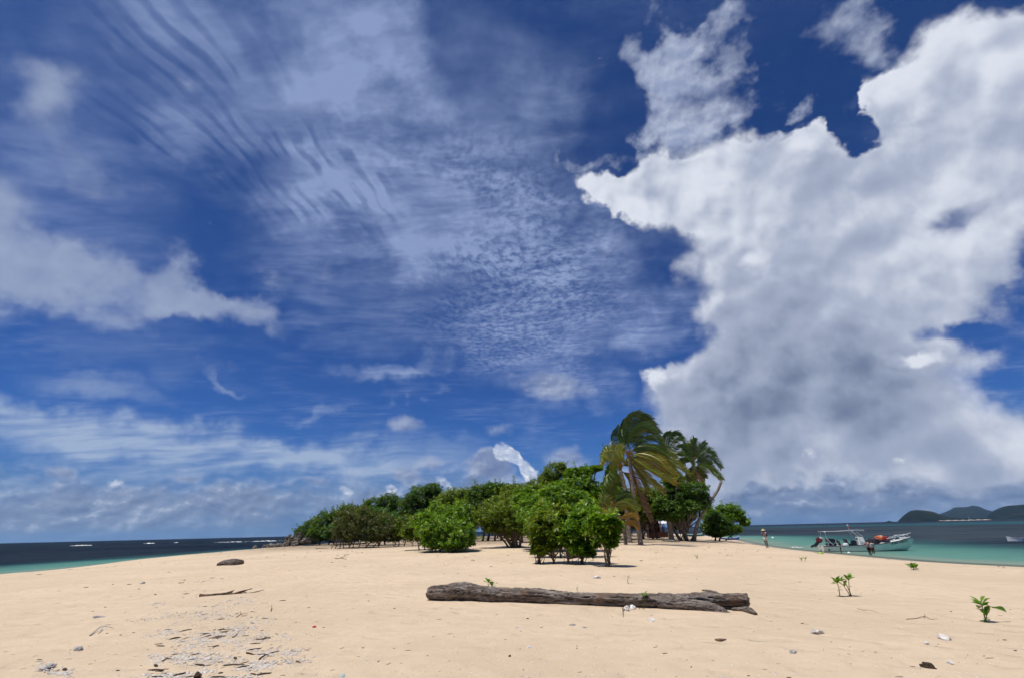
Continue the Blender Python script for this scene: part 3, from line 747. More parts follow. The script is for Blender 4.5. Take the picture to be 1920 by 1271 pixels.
# second row
plant('tree', 'tree', 'low dark tree standing behind the left end of the thicket', (722, 1010), 84.0,
      [(700, 950, 20, 16), (728, 940, 20, 15), (750, 952, 18, 18), (715, 968, 26, 14)], L_DARK, 0.24, [(0, .16, 1), (.6, .12, 2)], 24, 0.95, 0.02, TR)
plant('tree', 'tree', 'dark round topped tree rising highest left of the big dome shaped bush', (795, 1010), 80.0,
      [(786, 934, 26, 20), (810, 920, 19, 13), (772, 950, 22, 20), (820, 945, 22, 22), (798, 965, 30, 16)], L_DARK, 0.24, [(0, .2, 1), (.8, .15, 3), (-.6, .14, 2)], 25, 0.95, 0.02, TR)
plant('tree', 'tree', 'yellow green flat topped tree above the big dome shaped bush', (860, 1010), 70.0,
      [(845, 935, 24, 17), (872, 930, 22, 14), (858, 950, 34, 16)], L_OLIVE, 0.24, [(0, .16, 1), (.7, .14, 2)], 26, 0.95, 0.03, TR)
plant('tree', 'tree', 'dense dark green tree above the fan trunked bush', (915, 1008), 63.0,
      [(900, 925, 22, 17), (925, 918, 20, 14), (945, 922, 18, 16), (915, 945, 34, 20), (890, 955, 22, 18), (945, 950, 22, 18), (905, 972, 22, 12)], L_DARK, 0.24,
      [(-.7, .14, 0), (0, .16, 2), (.8, .14, 3), (1.6, .12, 5)], 27, 0.95, 0.03, TR)
plant('tree', 'tree', 'olive green tree filling the gap left of the tall fine leaved tree', (985, 1008), 54.0,
      [(970, 925, 26, 20), (998, 922, 24, 20), (982, 945, 34, 22), (955, 945, 18, 20)], L_OLIVE, 0.22, [(-.3, .13, 0), (.8, .14, 1)], 28, 0.95, 0.05, TR)
plant('tree', 'tree', 'tall thin tree with fine airy foliage, highest crown left of the palms', (1040, 1006), 60.0,
      [(1038, 884, 20, 17), (1024, 898, 16, 12), (1052, 876, 10, 10), (1030, 912, 26, 14), (1050, 900, 16, 14)], L_OLIVE, 0.17, [(0, .16, 0), (.4, .1, 4)], 29, 0.9, 0.02, TR, gap=0.25)
plant('tree', 'tree', 'broad bright green tree with one bough pointing at the palms', (1085, 1006), 51.0,
      [(1140, 925, 20, 24, 6), (1150, 900, 16, 18, 8), (1074, 888, 15, 10), (1096, 883, 17, 7), (1117, 878, 13, 4), (1088, 912, 32, 22), (1060, 925, 28, 24), (1112, 930, 24, 24), (1090, 945, 34, 20)], L_BRIGHT, 0.23,
      [(0, .2, 1), (.9, .15, 5), (-.8, .15, 4)], 30, 0.95, 0.01, TR)
plant('tree', 'tree', 'yellow green leafy tree right behind the main palm trunk', (1212, 1000), 62.0,
      [(1200, 935, 24, 22), (1222, 932, 22, 20), (1232, 955, 22, 18), (1208, 958, 28, 18), (1180, 950, 22, 26), (1160, 930, 20, 26), (1172, 975, 26, 14)], L_OLIVE, 0.25, [(-.4, .15, 0), (.7, .13, 2), (1.3, .1, 3)], 31, 0.95, 0.02, TR)
plant('tree', 'tree', 'dark spreading tree under the two right hand palms', (1288, 1001), 60.0,
      [(1268, 925, 30, 22), (1300, 922, 26, 20), (1262, 904, 20, 13), (1246, 948, 22, 20), (1314, 942, 20, 16), (1284, 950, 34, 18), (1262, 966, 26, 12)], L_DARK, 0.24,
      [(-.7, .22, 3), (0, .24, 0), (.3, .16, 4)], 32, 1.0, 0.01, TR)
plant('shrub', 'shrub', 'pale dusty bush low beside the trunk of the dark spreading tree', (1276, 1003), 66.0, [(1280, 978, 16, 11), (1292, 970, 12, 8), (1268, 984, 10, 9)], L_TWIG, 0.2, [(0, .08, 0), (.3, .06, 1)], 33, 0.8, 0.15, TR)
plant('tree', 'tree', 'small feathery bright green tree leaning over the water, far right of the thicket', (1350, 1008), 70.0,
      [(1356, 955, 14, 9), (1374, 957, 15, 12), (1386, 968, 13, 11), (1396, 979, 9, 7), (1362, 970, 20, 11), (1328, 962, 14, 9)], L_BRIGHT, 0.2,
      [(-.2, .12, 4), (.6, .08, 2)], 34, 0.9, 0.0, TR, gap=0.2)
plant('shrub', 'shrub', 'dark low bush hanging over the water edge below the small feathery tree', (1345, 1009), 66.0,
      [(1340, 976, 22, 15), (1354, 990, 24, 13), (1376, 992, 15, 8), (1330, 990, 14, 12), (1342, 1000, 16, 6)], L_DARK, 0.22, [(-.3, .12, 0), (.3, .1, 1)], 35, 1.0, 0.03, TR)
# shaded inner rows, seen between the front ones
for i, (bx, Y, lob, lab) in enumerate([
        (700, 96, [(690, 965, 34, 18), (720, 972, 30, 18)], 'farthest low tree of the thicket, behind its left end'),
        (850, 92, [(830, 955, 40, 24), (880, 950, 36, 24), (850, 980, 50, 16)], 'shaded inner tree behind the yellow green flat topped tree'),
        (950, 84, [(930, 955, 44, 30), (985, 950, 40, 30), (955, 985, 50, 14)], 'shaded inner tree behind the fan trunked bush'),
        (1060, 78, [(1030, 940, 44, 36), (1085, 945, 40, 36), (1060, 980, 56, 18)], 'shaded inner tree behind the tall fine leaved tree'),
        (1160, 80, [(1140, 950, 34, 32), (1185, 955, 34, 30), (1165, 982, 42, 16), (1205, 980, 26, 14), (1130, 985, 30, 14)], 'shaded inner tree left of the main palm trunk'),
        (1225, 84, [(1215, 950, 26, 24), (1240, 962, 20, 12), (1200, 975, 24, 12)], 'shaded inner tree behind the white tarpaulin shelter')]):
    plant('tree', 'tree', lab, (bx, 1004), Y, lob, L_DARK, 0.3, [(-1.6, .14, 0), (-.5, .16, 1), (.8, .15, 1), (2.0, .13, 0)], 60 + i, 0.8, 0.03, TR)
# ---------------------------------------------------------------- coconut palms bent by the trade wind
palm_leaf, t, b = material('palm_frond')
ti = attr(t, 'tint'); dr = attr(t, 'dry')
c = t.mix(t.rng(ti, 0.0, 0.5, smooth=False), (0.022, 0.062, 0.006, 1), (0.088, 0.160, 0.012, 1))
c = t.mix(t.rng(ti, 0.5, 1.0, smooth=False), c, (0.30, 0.32, 0.030, 1))
c = t.mix(t.rng(dr, 0.0, 0.6, smooth=False), c, (0.36, 0.20, 0.025, 1))
c = t.mix(t.rng(dr, 0.6, 1.0, smooth=False), c, (0.13, 0.075, 0.040, 1))
t.put(b.inputs['Base Color'], c); b.inputs['Roughness'].default_value = 0.36; b.inputs['Specular IOR Level'].default_value = 0.5
tr = t.new('ShaderNodeBsdfTranslucent'); t.put(tr.inputs[0], t.mix(1.0, c, (1.3, 1.3, 0.5, 1), 'MULTIPLY'))
mx = t.new('ShaderNodeMixShader'); mx.inputs[0].default_value = 0.25
t.l.new(b.outputs[0], mx.inputs[1]); t.l.new(tr.outputs[0], mx.inputs[2]); t.l.new(mx.outputs[0], t.n['Material Output'].inputs[0])

palm_bark, t, b = material('palm_bark')
p = opos(t); X_, Y_, Z_ = t.xyz(p)
rings = t.m('SINE', t.add(t.mul(Z_, 46.0), t.mul(t.noise(p, 3.0, 3.0), 5.0)))
n = t.noise(p, 5.0, 6.0, 0.65)
c = t.mix(t.rng(n, 0.3, 0.7), (0.11, 0.085, 0.065, 1), (0.31, 0.265, 0.215, 1))
c = t.mix(t.rng(rings, 0.55, 1.0, 0, 0.5), c, (0.06, 0.045, 0.035, 1))
t.put(b.inputs['Base Color'], c); b.inputs['Roughness'].default_value = 0.85
bump(t, b, t.add(t.mul(rings, 0.4), n), 0.6, 0.03)

WIND = Vector((1.0, 0.15, -0.12)).normalized()
def frond(parent, o0, pts, Ys, leaf_len, tint, dry, seed, wind=0.75, npair=68):
    """pts: (px, py) along the midrib as the photo shows it; Ys: distances"""
    rs = np.random.RandomState(seed)
    n = len(pts)
    P = [at(px, py, Ys[0] + (Ys[1] - Ys[0]) * i / (n - 1)) - o0 for i, (px, py) in enumerate(pts)]
    path = curve_pts(P, 26)
    rr = [0.045 * (1 - 0.85 * i / 25) for i in range(26)]
    vs, fs = tube(path, rr, 4)
    V = [tuple(v) for v in vs]; Fc = list(fs); T = [min(1, tint + 0.25)] * len(V); Dd = [dry] * len(V)
    view = Vector((0.1, 1, 0.05)).normalized()
    for k in range(npair):
        s = 0.08 + 0.92 * (k + rs.rand() * 0.5) / npair
        f = s * 25; i = min(int(f), 24); q = path[i].lerp(path[i + 1], f - i)
        tg = (path[i + 1] - path[i]).normalized()
        sd = tg.cross(view).normalized()
        L = leaf_len * (0.35 + 0.65 * math.sin(math.pi * min(1, s * 0.8 + 0.18)) ** 0.8) * (0.8 + 0.4 * rs.rand())
        for sg in (-1, 1):
            d = tg * 0.7 + sd * sg * 0.75 + view * (rs.rand() - 0.5) * 0.9 + Vector((0, 0, -0.15))
            d = (d.normalized() * (1 - wind * 0.5) + WIND * wind * 0.75).normalized()
            d2 = (d * 0.75 + WIND * wind * 0.5 + Vector((0, 0, -0.25 + 0.15 * (rs.rand() - 0.5)))).normalized()
            p1 = q + d * L * 0.5; p2 = p1 + d2 * L * 0.5
            w = (d.cross(view) + view * (rs.rand() - 0.5) * 0.8).normalized() * (0.022 + 0.012 * rs.rand())
            n0 = len(V)
            V += [tuple(q - w * 0.6), tuple(q + w * 0.6), tuple(p1 + w), tuple(p1 - w), tuple(p2)]
            Fc += [(n0, n0 + 1, n0 + 2, n0 + 3), (n0 + 3, n0 + 2, n0 + 4)]
            tt = min(1, max(0, tint + (rs.rand() - 0.5) * 0.3)); dd = min(1, max(0, dry + (rs.rand() - 0.5) * 0.25)) if dry > 0.02 else 0
            T += [tt] * 5; Dd += [dd] * 4 + [min(1, dd + 0.2 + (0.3 if dry > 0.1 else 0))]
    return obj('frond', mesh_np('frond', V, Fc, palm_leaf, attrs={'tint': T, 'dry': Dd}), parent)

def palm(label, trunk_px, Yb, Yt, r0, r1, fronds, leaf_len, seed, nuts=0, wind=0.75):
    n = len(trunk_px)
    g = at(*trunk_px[0], Yb); z0 = gz(g.x, Yb) - 0.1
    o0 = Vector((g.x, Yb, z0))
    root = empty('palm_tree', o0); tag(root, label, 'palm tree', 'coconut palms at the right end of the thicket')
    P = [at(px, py, Yb + (Yt - Yb) * i / (n - 1)) - o0 for i, (px, py) in enumerate(trunk_px)]
    P[0] = Vector((P[0].x, 0, -0.1))
    path = curve_pts(P, 40)
    rs = random.Random(seed)
    rad_ = [(r1 + (r0 - r1) * (1 - i / 39) ** 1.2 + (0.22 * r0) * max(0, 1 - i / 3)) * (1 + 0.05 * math.sin(i * 2.4)) for i in range(40)]
    vs, fs = tube(path, rad_, 12, 0.10, seed)
    obj('trunk', mesh_np('trunk', vs, fs, palm_bark, smooth=True), root)
    if fronds:
        top = path[-1]
        vs, fs = [], []
        for k in range(16):                                # frayed leaf bases round the crown shaft
            a = k * 2.4; d = Vector((math.cos(a) * 0.5, math.sin(a) * 0.5, 0.9)).normalized()
            v, f = tube(curve_pts([top + Vector((0, 0, -0.3)), top + d * 0.35, top + d * 0.9 + WIND * 0.2], 5), [0.09, 0.08, 0.06, 0.04, 0.02], 5, 0.3, k)
            n0 = len(vs); vs += v; fs += [tuple(n0 + i for i in q) for q in f]
        obj('crown_shaft', mesh_np('crown_shaft', vs, fs, palm_leaf, smooth=True, attrs={'tint': [0.5] * len(vs), 'dry': [0.75] * len(vs)}), root)
        for k in range(nuts):
            bm = bmesh.new(); bmesh.ops.create_icosphere(bm, subdivisions=2, radius=0.13)
            for v in bm.verts: v.co.z *= 1.2
            me = bpy.data.meshes.new('coconut'); bm.to_mesh(me); bm.free(); me.materials.append(nut_mat)
            a = k * 2.1; obj('coconut', me, root, top + Vector((math.cos(a) * 0.28, math.sin(a) * 0.28, -0.25 - 0.1 * (k % 2))))
    for i, fr in enumerate(fronds):
        pts, dY, tint, dry = fr[:4]
        frond(root, o0, pts, (Yt, Yt + dY), leaf_len * (fr[4] if len(fr) > 4 else 1), tint, dry, seed * 50 + i, wind)
    return root
nut_mat = plain('coconut_husk', (0.16, 0.15, 0.04), 0.5)

PY = 46.0
palm('tallest palm in front, crown streaming to the right with orange lower fronds', [(1201, 1013), (1195, 978), (1189, 935), (1184, 897), (1179, 858)], PY, PY - 0.5, 0.22, 0.14, [
    ([(1174, 838), (1167, 808), (1176, 781), (1196, 770)], -1.0, .12, 0), ([(1176, 836), (1173, 800), (1190, 777), (1214, 779)], 0.5, .15, 0),
    ([(1177, 836), (1180, 800), (1203, 782), (1229, 796)], 1.2, .2, 0), ([(1178, 838), (1188, 806), (1212, 793), (1236, 812)], -1.2, .25, 0),
    ([(1179, 840), (1194, 815), (1218, 806), (1241, 829)], 0.2, .2, 0), ([(1180, 842), (1200, 824), (1224, 820), (1247, 842)], -0.8, .3, 0),
    ([(1172, 840), (1162, 815), (1165, 793), (1178, 781)], 1.5, .1, 0), ([(1176, 838), (1182, 810), (1200, 797), (1226, 806)], -1.8, .22, 0),
    ([(1170, 842), (1160, 826), (1160, 808), (1168, 796)], 0.8, .08, 0), ([(1178, 836), (1190, 800), (1208, 786), (1222, 786)], 2.0, .12, 0),
    ([(1180, 845), (1200, 836), (1228, 838), (1254, 856)], -1.0, .4, 0), ([(1182, 848), (1210, 840), (1245, 844), (1266, 860)], 0.6, .6, 0.05),
    ([(1184, 850), (1210, 848), (1250, 860), (1292, 888)], -0.4, .62, 0.06), ([(1184, 852), (1205, 850), (1226, 856), (1243, 868)], -1.8, .8, 0.12),
    ([(1182, 855), (1205, 868), (1235, 886), (1266, 906)], -1.4, .72, 0.28), ([(1181, 857), (1198, 880), (1220, 903), (1242, 922)], -0.6, .55, 0.16),
    ([(1180, 858), (1192, 880), (1202, 900), (1211, 919)], 0.8, .35, 0.1), ([(1182, 856), (1208, 872), (1238, 890), (1260, 897)], -2.2, .6, 0.12),
    ([(1183, 851), (1210, 857), (1240, 872), (1264, 890)], -2.0, .65, 0.15), ([(1181, 854), (1200, 864), (1226, 878), (1250, 886)], 1.6, .55, 0.25),
    ([(1172, 848), (1150, 844), (1131, 850), (1125, 867)], -0.8, .75, 0.08), ([(1172, 852), (1161, 848), (1150, 856), (1147, 872)], 0.8, .6, 0.1),
    ([(1182, 862), (1189, 900), (1202, 942), (1218, 976)], 1.2, .3, 0.95), ([(1184, 853), (1212, 852), (1238, 864), (1262, 876)], 1.0, .5, 0.0)], 1.12, 1, nuts=4)
palm('palm just behind the tallest one, one frond standing straight up on its left', [(1179, 1010), (1177, 980), (1174, 940), (1169, 905), (1163, 882)], PY + 5, PY + 5, 0.27, 0.19, [
    ([(1158, 872), (1150, 842), (1146, 818), (1157, 798)], 0.4, .1, 0), ([(1156, 866), (1142, 850), (1130, 844), (1126, 856)], 0.5, .2, 0),
    ([(1154, 880), (1139, 890), (1126, 914), (1115, 946)], -1.0, .62, 0.0, .9), ([(1157, 879), (1144, 884), (1132, 905), (1122, 940)], -1.5, .45, 0.0, .9),
    ([(1158, 882), (1146, 897), (1138, 917), (1132, 942)], -0.5, .3, 0.0, .9), ([(1166, 882), (1174, 892), (1180, 905), (1182, 925)], 0.5, .5, 0.3),
    ([(1163, 878), (1150, 868), (1140, 872), (1134, 886)], 0.8, .35, 0),     ([(1164, 876), (1175, 862), (1190, 862), (1205, 876)], 1.5, .3, 0)], 1.35, 2)
palm('young low palm with yellow dying fronds, between the shrub cluster and the tallest palm', [(1172, 1009), (1170, 990), (1162, 968), (1152, 955)], PY + 1.5, PY, 0.17, 0.13, [
    ([(1146, 952), (1156, 934), (1174, 930), (1190, 948)], -0.5, .35, 0), ([(1147, 953), (1160, 941), (1178, 942), (1190, 956)], -1.5, .6, 0.05),
    ([(1146, 955), (1158, 947), (1172, 948), (1184, 958)], 0.5, .75, 0.1), ([(1148, 950), (1158, 930), (1168, 926), (1180, 934)], 1.0, .2, 0),
    ([(1160, 972), (1172, 964), (1184, 964), (1194, 972)], -0.6, .8, 0.45, .7), ([(1166, 982), (1176, 978), (1186, 981), (1193, 990)], -0.8, .8, 0.5, .7),
    ([(1146, 956), (1136, 945), (1126, 942), (1116, 950)], 0.3, .4, 0.1), ([(1150, 960), (1140, 962), (1126, 960), (1117, 964)], -1.0, .8, 0.5, .6)], 1.1, 3)
palm('second palm from the right, trunk standing before the white tarpaulin', [(1258, 999), (1254, 975), (1252, 945), (1252, 905), (1250, 864)], 60, 60, 0.31, 0.17, [
    ([(1249, 850), (1240, 830), (1244, 815), (1256, 808)], 0, .12, 0), ([(1251, 850), (1250, 825), (1260, 811), (1275, 814)], 1, .15, 0),
    ([(1252, 850), (1261, 828), (1275, 821), (1286, 838)], -1, .25, 0), ([(1253, 853), (1269, 836), (1284, 838), (1294, 856)], 0, .2, 0),
    ([(1254, 856), (1272, 848), (1288, 856), (1300, 875)], -1, .35, 0), ([(1253, 860), (1267, 866), (1281, 880), (1291, 901)], 0.8, .6, 0.12),
    ([(1253, 860), (1262, 878), (1272, 893), (1280, 906)], -1, .5, 0.1), ([(1250, 862), (1256, 885), (1263, 906)], 0, .4, 0.7), ([(1248, 852), (1239, 842), (1238, 828)], -1, .15, 0),
    ([(1251, 848), (1255, 820), (1266, 810), (1280, 822)], 2, .1, 0), ([(1249, 862), (1246, 884), (1250, 902)], 1, .4, 0.6)], 1.0, 4)
palm('rightmost living palm, open star shaped crown with one bleached hanging frond', [(1284, 1004), (1281, 962), (1288, 925), (1296, 890), (1300, 868)], 64, 63, 0.26, 0.16, [
    ([(1300, 862), (1297, 840), (1302, 820)], 0, .12, 0), ([(1301, 862), (1309, 842), (1323, 828)], 0.5, .15, 0), ([(1302, 863), (1316, 848), (1330, 844), (1341, 855)], -0.5, .2, 0),
    ([(1302, 866), (1320, 857), (1340, 861), (1353, 877)], 0, .3, 0), ([(1302, 870), (1320, 874), (1340, 884), (1354, 899)], -1, .45, 0.03), ([(1301, 868), (1316, 864), (1330, 870), (1338, 882)], 1, .3, 0),
    ([(1300, 872), (1308, 890), (1315, 901), (1321, 913)], -0.5, .8, 0.9, .6), ([(1298, 871), (1293, 886), (1285, 898)], 0, .5, 0.1), ([(1297, 867), (1286, 858), (1275, 866)], 0.5, .25, 0),
    ([(1299, 864), (1290, 845), (1283, 836)], -0.5, .18, 0), ([(1301, 872), (1312, 882), (1322, 896)], 1, .4, 0.1), ([(1299, 862), (1292, 838), (1300, 826)], 1, .1, 0), ([(1298, 872), (1300, 890), (1302, 906)], 1, .7, 0.6)], 1.05, 5, wind=0.3)
palm('dead palm trunk without a crown, leaning far to the right', [(1300, 1007), (1306, 985), (1319, 960), (1335, 935), (1346, 918), (1352, 903)], 60, 59, 0.19, 0.15, [], 1, 6)
# ---------------------------------------------------------------- driftwood
wood, t, b = material('weathered_driftwood')
p = opos(t)
g1 = t.noise(t.mapping(p, scale=(1.3, 16.0, 16.0)), 1.0, 7.0, 0.62)
g2 = t.noise(t.mapping(p, scale=(5.0, 60.0, 60.0)), 1.0, 5.0, 0.65)
g3 = t.noise(p, 2.3, 4.0, 0.6)
c = t.mix(t.rng(g1, 0.30, 0.68), (0.062, 0.046, 0.036, 1), (0.300, 0.255, 0.220, 1))
c = t.mix(t.rng(g2, 0.44, 0.62, 0.0, 0.75), c, (0.040, 0.028, 0.021, 1))
c = t.mix(t.rng(g3, 0.52, 0.72, 0.0, 0.6), c, (0.17, 0.095, 0.052, 1))
c = t.mix(t.rng(g3, 0.46, 0.28, 0.0, 0.5), c, (0.33, 0.30, 0.275, 1))
cr = attr(t, 'crack')
c = t.mix(t.mul(cr, 0.8), c, (0.022, 0.016, 0.012, 1))
t.put(b.inputs['Base Color'], c); b.inputs['Roughness'].default_value = 0.85; b.inputs['Specular IOR Level'].default_value = 0.25
bump(t, b, t.add(g1, t.mul(g2, 0.8)), 0.9, 0.02)

def remesh_union(name, tubes, voxel):
    vs, fs = [], []
    for v, f in tubes:
        n0 = len(vs); vs += v; fs += [tuple(n0 + i for i in q) for q in f]
    me = mesh_np(name, vs, fs); o = bpy.data.objects.new(name, me); COL.objects.link(o)
    m = o.modifiers.new('r', 'REMESH'); m.mode = 'VOXEL'; m.voxel_size = voxel; m.adaptivity = 0
    dg = bpy.context.evaluated_depsgraph_get(); ev = o.evaluated_get(dg)
    me2 = bpy.data.meshes.new_from_object(ev, depsgraph=dg)
    bpy.data.objects.remove(o); bpy.data.meshes.remove(me)
    me2.name = name
    return me2
def displaced(me, amp, seed, sx=1.0, crack=True):
    n = len(me.vertices); co = np.empty(n * 3, np.float32); me.vertices.foreach_get('co', co); co = co.reshape(-1, 3)
    no = np.empty(n * 3, np.float32); me.vertices.foreach_get('normal', no); no = no.reshape(-1, 3)
    th = np.arctan2(no[:, 2], no[:, 1])
    x = co[:, 0]
    a = fbm(x * 1.1 * sx + seed, th * 1.1 + 40, 3) - 0.5
    b_ = fbm(x * 2.2 * sx + seed, th * 5.0 + 9 + a, 4) - 0.5
    c_ = np.abs(fbm(x * 1.3 * sx + 5 + seed, th * 7.0 + 3 + b_ * 2, 3) - 0.5)
    ck = (1 - sstep(c_, 0.0, 0.035)) * (1 if crack else 0)
    fine = fbm(co[:, 0] * 9, (co[:, 1] + co[:, 2] * 1.7) * 30, 3) - 0.5
    d = amp * (a * 1.6 + b_ * 1.3 + fine * 0.35) - ck * amp * 0.55
    co = co + no * d[:, None]
    me.vertices.foreach_set('co', co.ravel().astype(np.float32))
    at_ = me.attributes.new('crack', 'FLOAT', 'POINT'); at_.data.foreach_set('value', ck.astype(np.float32))
    me.polygons.foreach_set('use_smooth', [True] * len(me.polygons)); me.update()
    return me

LA, LB_ = on_ground(803, 1124), on_ground(1402, 1146)
log_y = lambda px: LA.y + (LB_.y - LA.y) * (px - 803) / (1402 - 803)
org = Vector(((LA.x + LB_.x) / 2, (LA.y + LB_.y) / 2, 0)); org.z = gz(org.x, org.y)
dirx = (Vector((LB_.x, LB_.y, 0)) - Vector((LA.x, LA.y, 0))).normalized(); rz = math.atan2(dirx.y, dirx.x)
inv = Matrix.Rotation(-rz, 4, 'Z')
def lp(px, py, rpx, dy=0.0):
    Y = log_y(px) + dy; q = at(px, py, Y); r = rpx * (at(px, py + 1, Y) - at(px, py, Y)).length
    return inv @ (q - org), r
def ltube(pts, seg=16, n=40, flat=1.0):
    P = [lp(*q) for q in pts]; pos = [a for a, _ in P]; rr = [r for _, r in P]
    path = curve_pts(pos, n)
    rad_ = list(np.interp(np.linspace(0, 1, n), np.linspace(0, 1, len(rr)), rr))
    return tube(path, rad_, seg, 0.05)
main = ltube([(802, 1110, 9), (812, 1111, 13), (835, 1109, 14), (860, 1108, 15.5), (900, 1111, 14), (960, 1115, 13), (1040, 1119, 12.5), (1120, 1123, 13), (1200, 1124, 12.5), (1262, 1126, 13), (1290, 1128, 10)])
bump1 = ltube([(836, 1103, 7), (850, 1100, 9), (872, 1101, 9), (900, 1106, 8)], n=14)
upper = ltube([(1235, 1121, 10, .05), (1290, 1120.5, 8, .1), (1340, 1121, 9, .12), (1372, 1122, 10.5, .12), (1402, 1123, 11.5, .12)], n=24)
upper2 = ltube([(1240, 1125, 9, .2), (1300, 1123, 8, .28), (1350, 1124, 10, .3), (1401, 1127, 10, .28)], n=24)
lower = ltube([(1235, 1129, 10, -.05), (1290, 1133, 10, -.1), (1325, 1138, 8.5, -.15), (1350, 1143, 6.5, -.2), (1367, 1149, 3, -.22)], n=20)
me = displaced(remesh_union('driftwood_log', [main, bump1, upper, upper2, lower], 0.019), 0.062, 3.0)
me.materials.append(wood)
lg = empty('driftwood_log', org, rz); tag(lg, 'long weathered grey brown driftwood log with a split forked right end', 'log')
body = obj('log_body', me, lg)
# knot on the left part
kp, kr = lp(866, 1106, 4); ka = at(866, 1106, log_y(866))
vs, fs = [], []
for ring, (ro, ri, yo) in enumerate([(0.105, 0.022, -0.195), (0.055, 0.016, -0.205)]):
    P = [kp + Vector((math.cos(a) * ro * 1.25, yo + 0.02 * math.sin(a * 2 + ring), math.sin(a) * ro * 0.8)) for a in np.linspace(0, 6.28, 15)]
    v, f = tube(P, [ri * (0.7 + 0.5 * abs(math.sin(i))) for i in range(15)], 6, 0.2, ring); n0 = len(vs); vs += v; fs += [tuple(n0 + i for i in q) for q in f]
km = mesh_np('knot', vs, fs, wood, smooth=True)
obj('knot', km, lg)

def drift(name, cat, label, pts, Yoff=0.0, amp=0.02, voxel=0.012, mat=None, group=None, squash=1.0, lift=0.0):
    """a piece of driftwood lying on the sand; pts (px, py, r_px) down its length"""
    g = [on_ground(px, py + r * 0.4) for px, py, r in pts]
    a, b_ = g[0], g[-1]; mid = (a + b_) / 2; mid.z = min(q.z for q in g)
    th = math.atan2(b_.y - a.y, b_.x - a.x); iv = Matrix.Rotation(-th, 4, 'Z')
    rr = [r * (q - Vector((0, 0, EYE))).length / 985 for q, (_, _, r) in zip(g, pts)]
    P = [iv @ (q - mid) + Vector((0, 0, r * (0.55 + lift))) for q, r in zip(g, rr)]
    n = max(8, len(P) * 5)
    path = curve_pts(P, n); rad_ = list(np.interp(np.linspace(0, 1, n), np.linspace(0, 1, len(rr)), rr))
    me = displaced(remesh_union(name, [tube(path, rad_, 10, 0.15, 3)], min(voxel, max(rr) * 0.35)), amp, px_seed(pts), 3.0, crack=max(rr) > 0.04)
    me.materials.append(mat or wood)
    o = obj(name, me, None, mid); o.rotation_euler.z = th
    tag(o, label, cat, group)
    return o
def px_seed(pts): return (pts[0][0] * 0.37) % 11
drift('driftwood_plank', 'driftwood', 'brown slab of driftwood lying alone on the upper beach, left', [(408, 1059, 2.5), (420, 1057, 5), (437, 1056, 6.5), (453, 1055, 4)], amp=0.03)
drift('bark_shadow_slab', 'driftwood', 'grey curled slab of bark, also standing in for the branch shadow on the sand beyond the forked end of the log', [(1372, 1143, 2.5), (1395, 1144, 4.5), (1408, 1147, 5.5), (1418, 1152, 3)], amp=0.015)  # broken piece, its shape also fills in the upper branch's shadow strip
drift('branch', 'driftwood', 'thin dark branch lying behind the forked end of the log', [(1317, 1107, 1.6), (1330, 1108, 2.2), (1345, 1110, 1.4)], amp=0.006)
# ---------------------------------------------------------------- rocks at the left end of the thicket
rock, t, b = material('coral_limestone')
p = opos(t)
n = t.noise(p, 1.1, 7.0, 0.65); n2 = t.noise(p, 5.0, 6.0, 0.7)
c = t.mix(t.rng(n, 0.32, 0.66), (0.055, 0.047, 0.040, 1), (0.25, 0.23, 0.20, 1))
c = t.mix(t.rng(n2, 0.5, 0.72, 0, 0.75), c, (0.030, 0.027, 0.024, 1))
t.put(b.inputs['Base Color'], c); b.inputs['Roughness'].default_value = 0.92
bump(t, b, t.add(n2, n), 1.0, 0.12)
def rock_obj(name, label, px, py, rx, ry, Y, seed, sharp=1.0, cat='rock', group=None, sub=4, depth=1.0):
    c = at(px, py, Y)
    wx_ = (at(px + rx, py, Y) - at(px - rx, py, Y)).length / 2; hz_ = (at(px, py + ry, Y) - at(px, py - ry, Y)).length / 2
    bm = bmesh.new(); bmesh.ops.create_icosphere(bm, subdivisions=sub, radius=1.0)
    for v in bm.verts:
        q = v.co.copy()
        nz = mnoise.fractal(q * 1.6 + Vector((seed, 0, 0)), 0.9, 2.1, 5)
        rg = 1 - abs(mnoise.noise(q * 2.7 + Vector((0, seed, 0)))) * 2
        f = 1 + 0.38 * sharp * nz + 0.28 * sharp * (rg - 0.5) + 0.10 * mnoise.noise(q * 9)
        v.co = Vector((q.x * wx_ * f, q.y * wx_ * depth * f, q.z * hz_ * f))
    me = bpy.data.meshes.new(name); bm.to_mesh(me); bm.free(); me.materials.append(rock)
    o = obj(name, me, None, c); tag(o, label, cat, group); return o
RG = 'limestone rocks at the left end of the thicket'
rock_obj('rock', 'tall dark undercut limestone rock carrying the end of the hedge', 566, 1009, 12, 12, 70, 1, 1.1, group=RG, sub=5)
rock_obj('rock', 'grey slanting limestone ledge under the hedge, right of the tall dark rock', 582, 1013, 16, 6, 67, 2, 1.0, group=RG)
rock_obj('rock', 'pointed pale limestone pinnacle at the left of the tall dark rock', 541, 1017, 8, 12, 71, 3.3, 1.3, group=RG)
rock_obj('rock', 'low jagged brown rock left of the pale pinnacle', 523, 1024, 11, 5, 73, 4, 1.3, group=RG)
rock_obj('rock', 'low rugged grey rock with two small peaks beside the water', 507, 1025, 12, 6, 75, 5.7, 1.4, group=RG)
rock_obj('rock', 'smallest rock, standing alone in the shallow water', 478, 1026, 4, 4, 78, 6, 1.0, group=RG, sub=3)
rock_obj('rock', 'small pale boulder at the foot of the pinnacle', 553, 1019, 6, 6, 68, 7, 0.9, group=RG, sub=3)
# buried sand and coral mound at the foot of the palms
m_ = rock_obj('coral_mound', 'pale grey heap of coral stones at the foot of the second palm from the right', 1252, 1001, 16, 2.6, 57, 8, 0.9, cat='coral heap')
m_.location.z = gz(m_.location.x, m_.location.y)

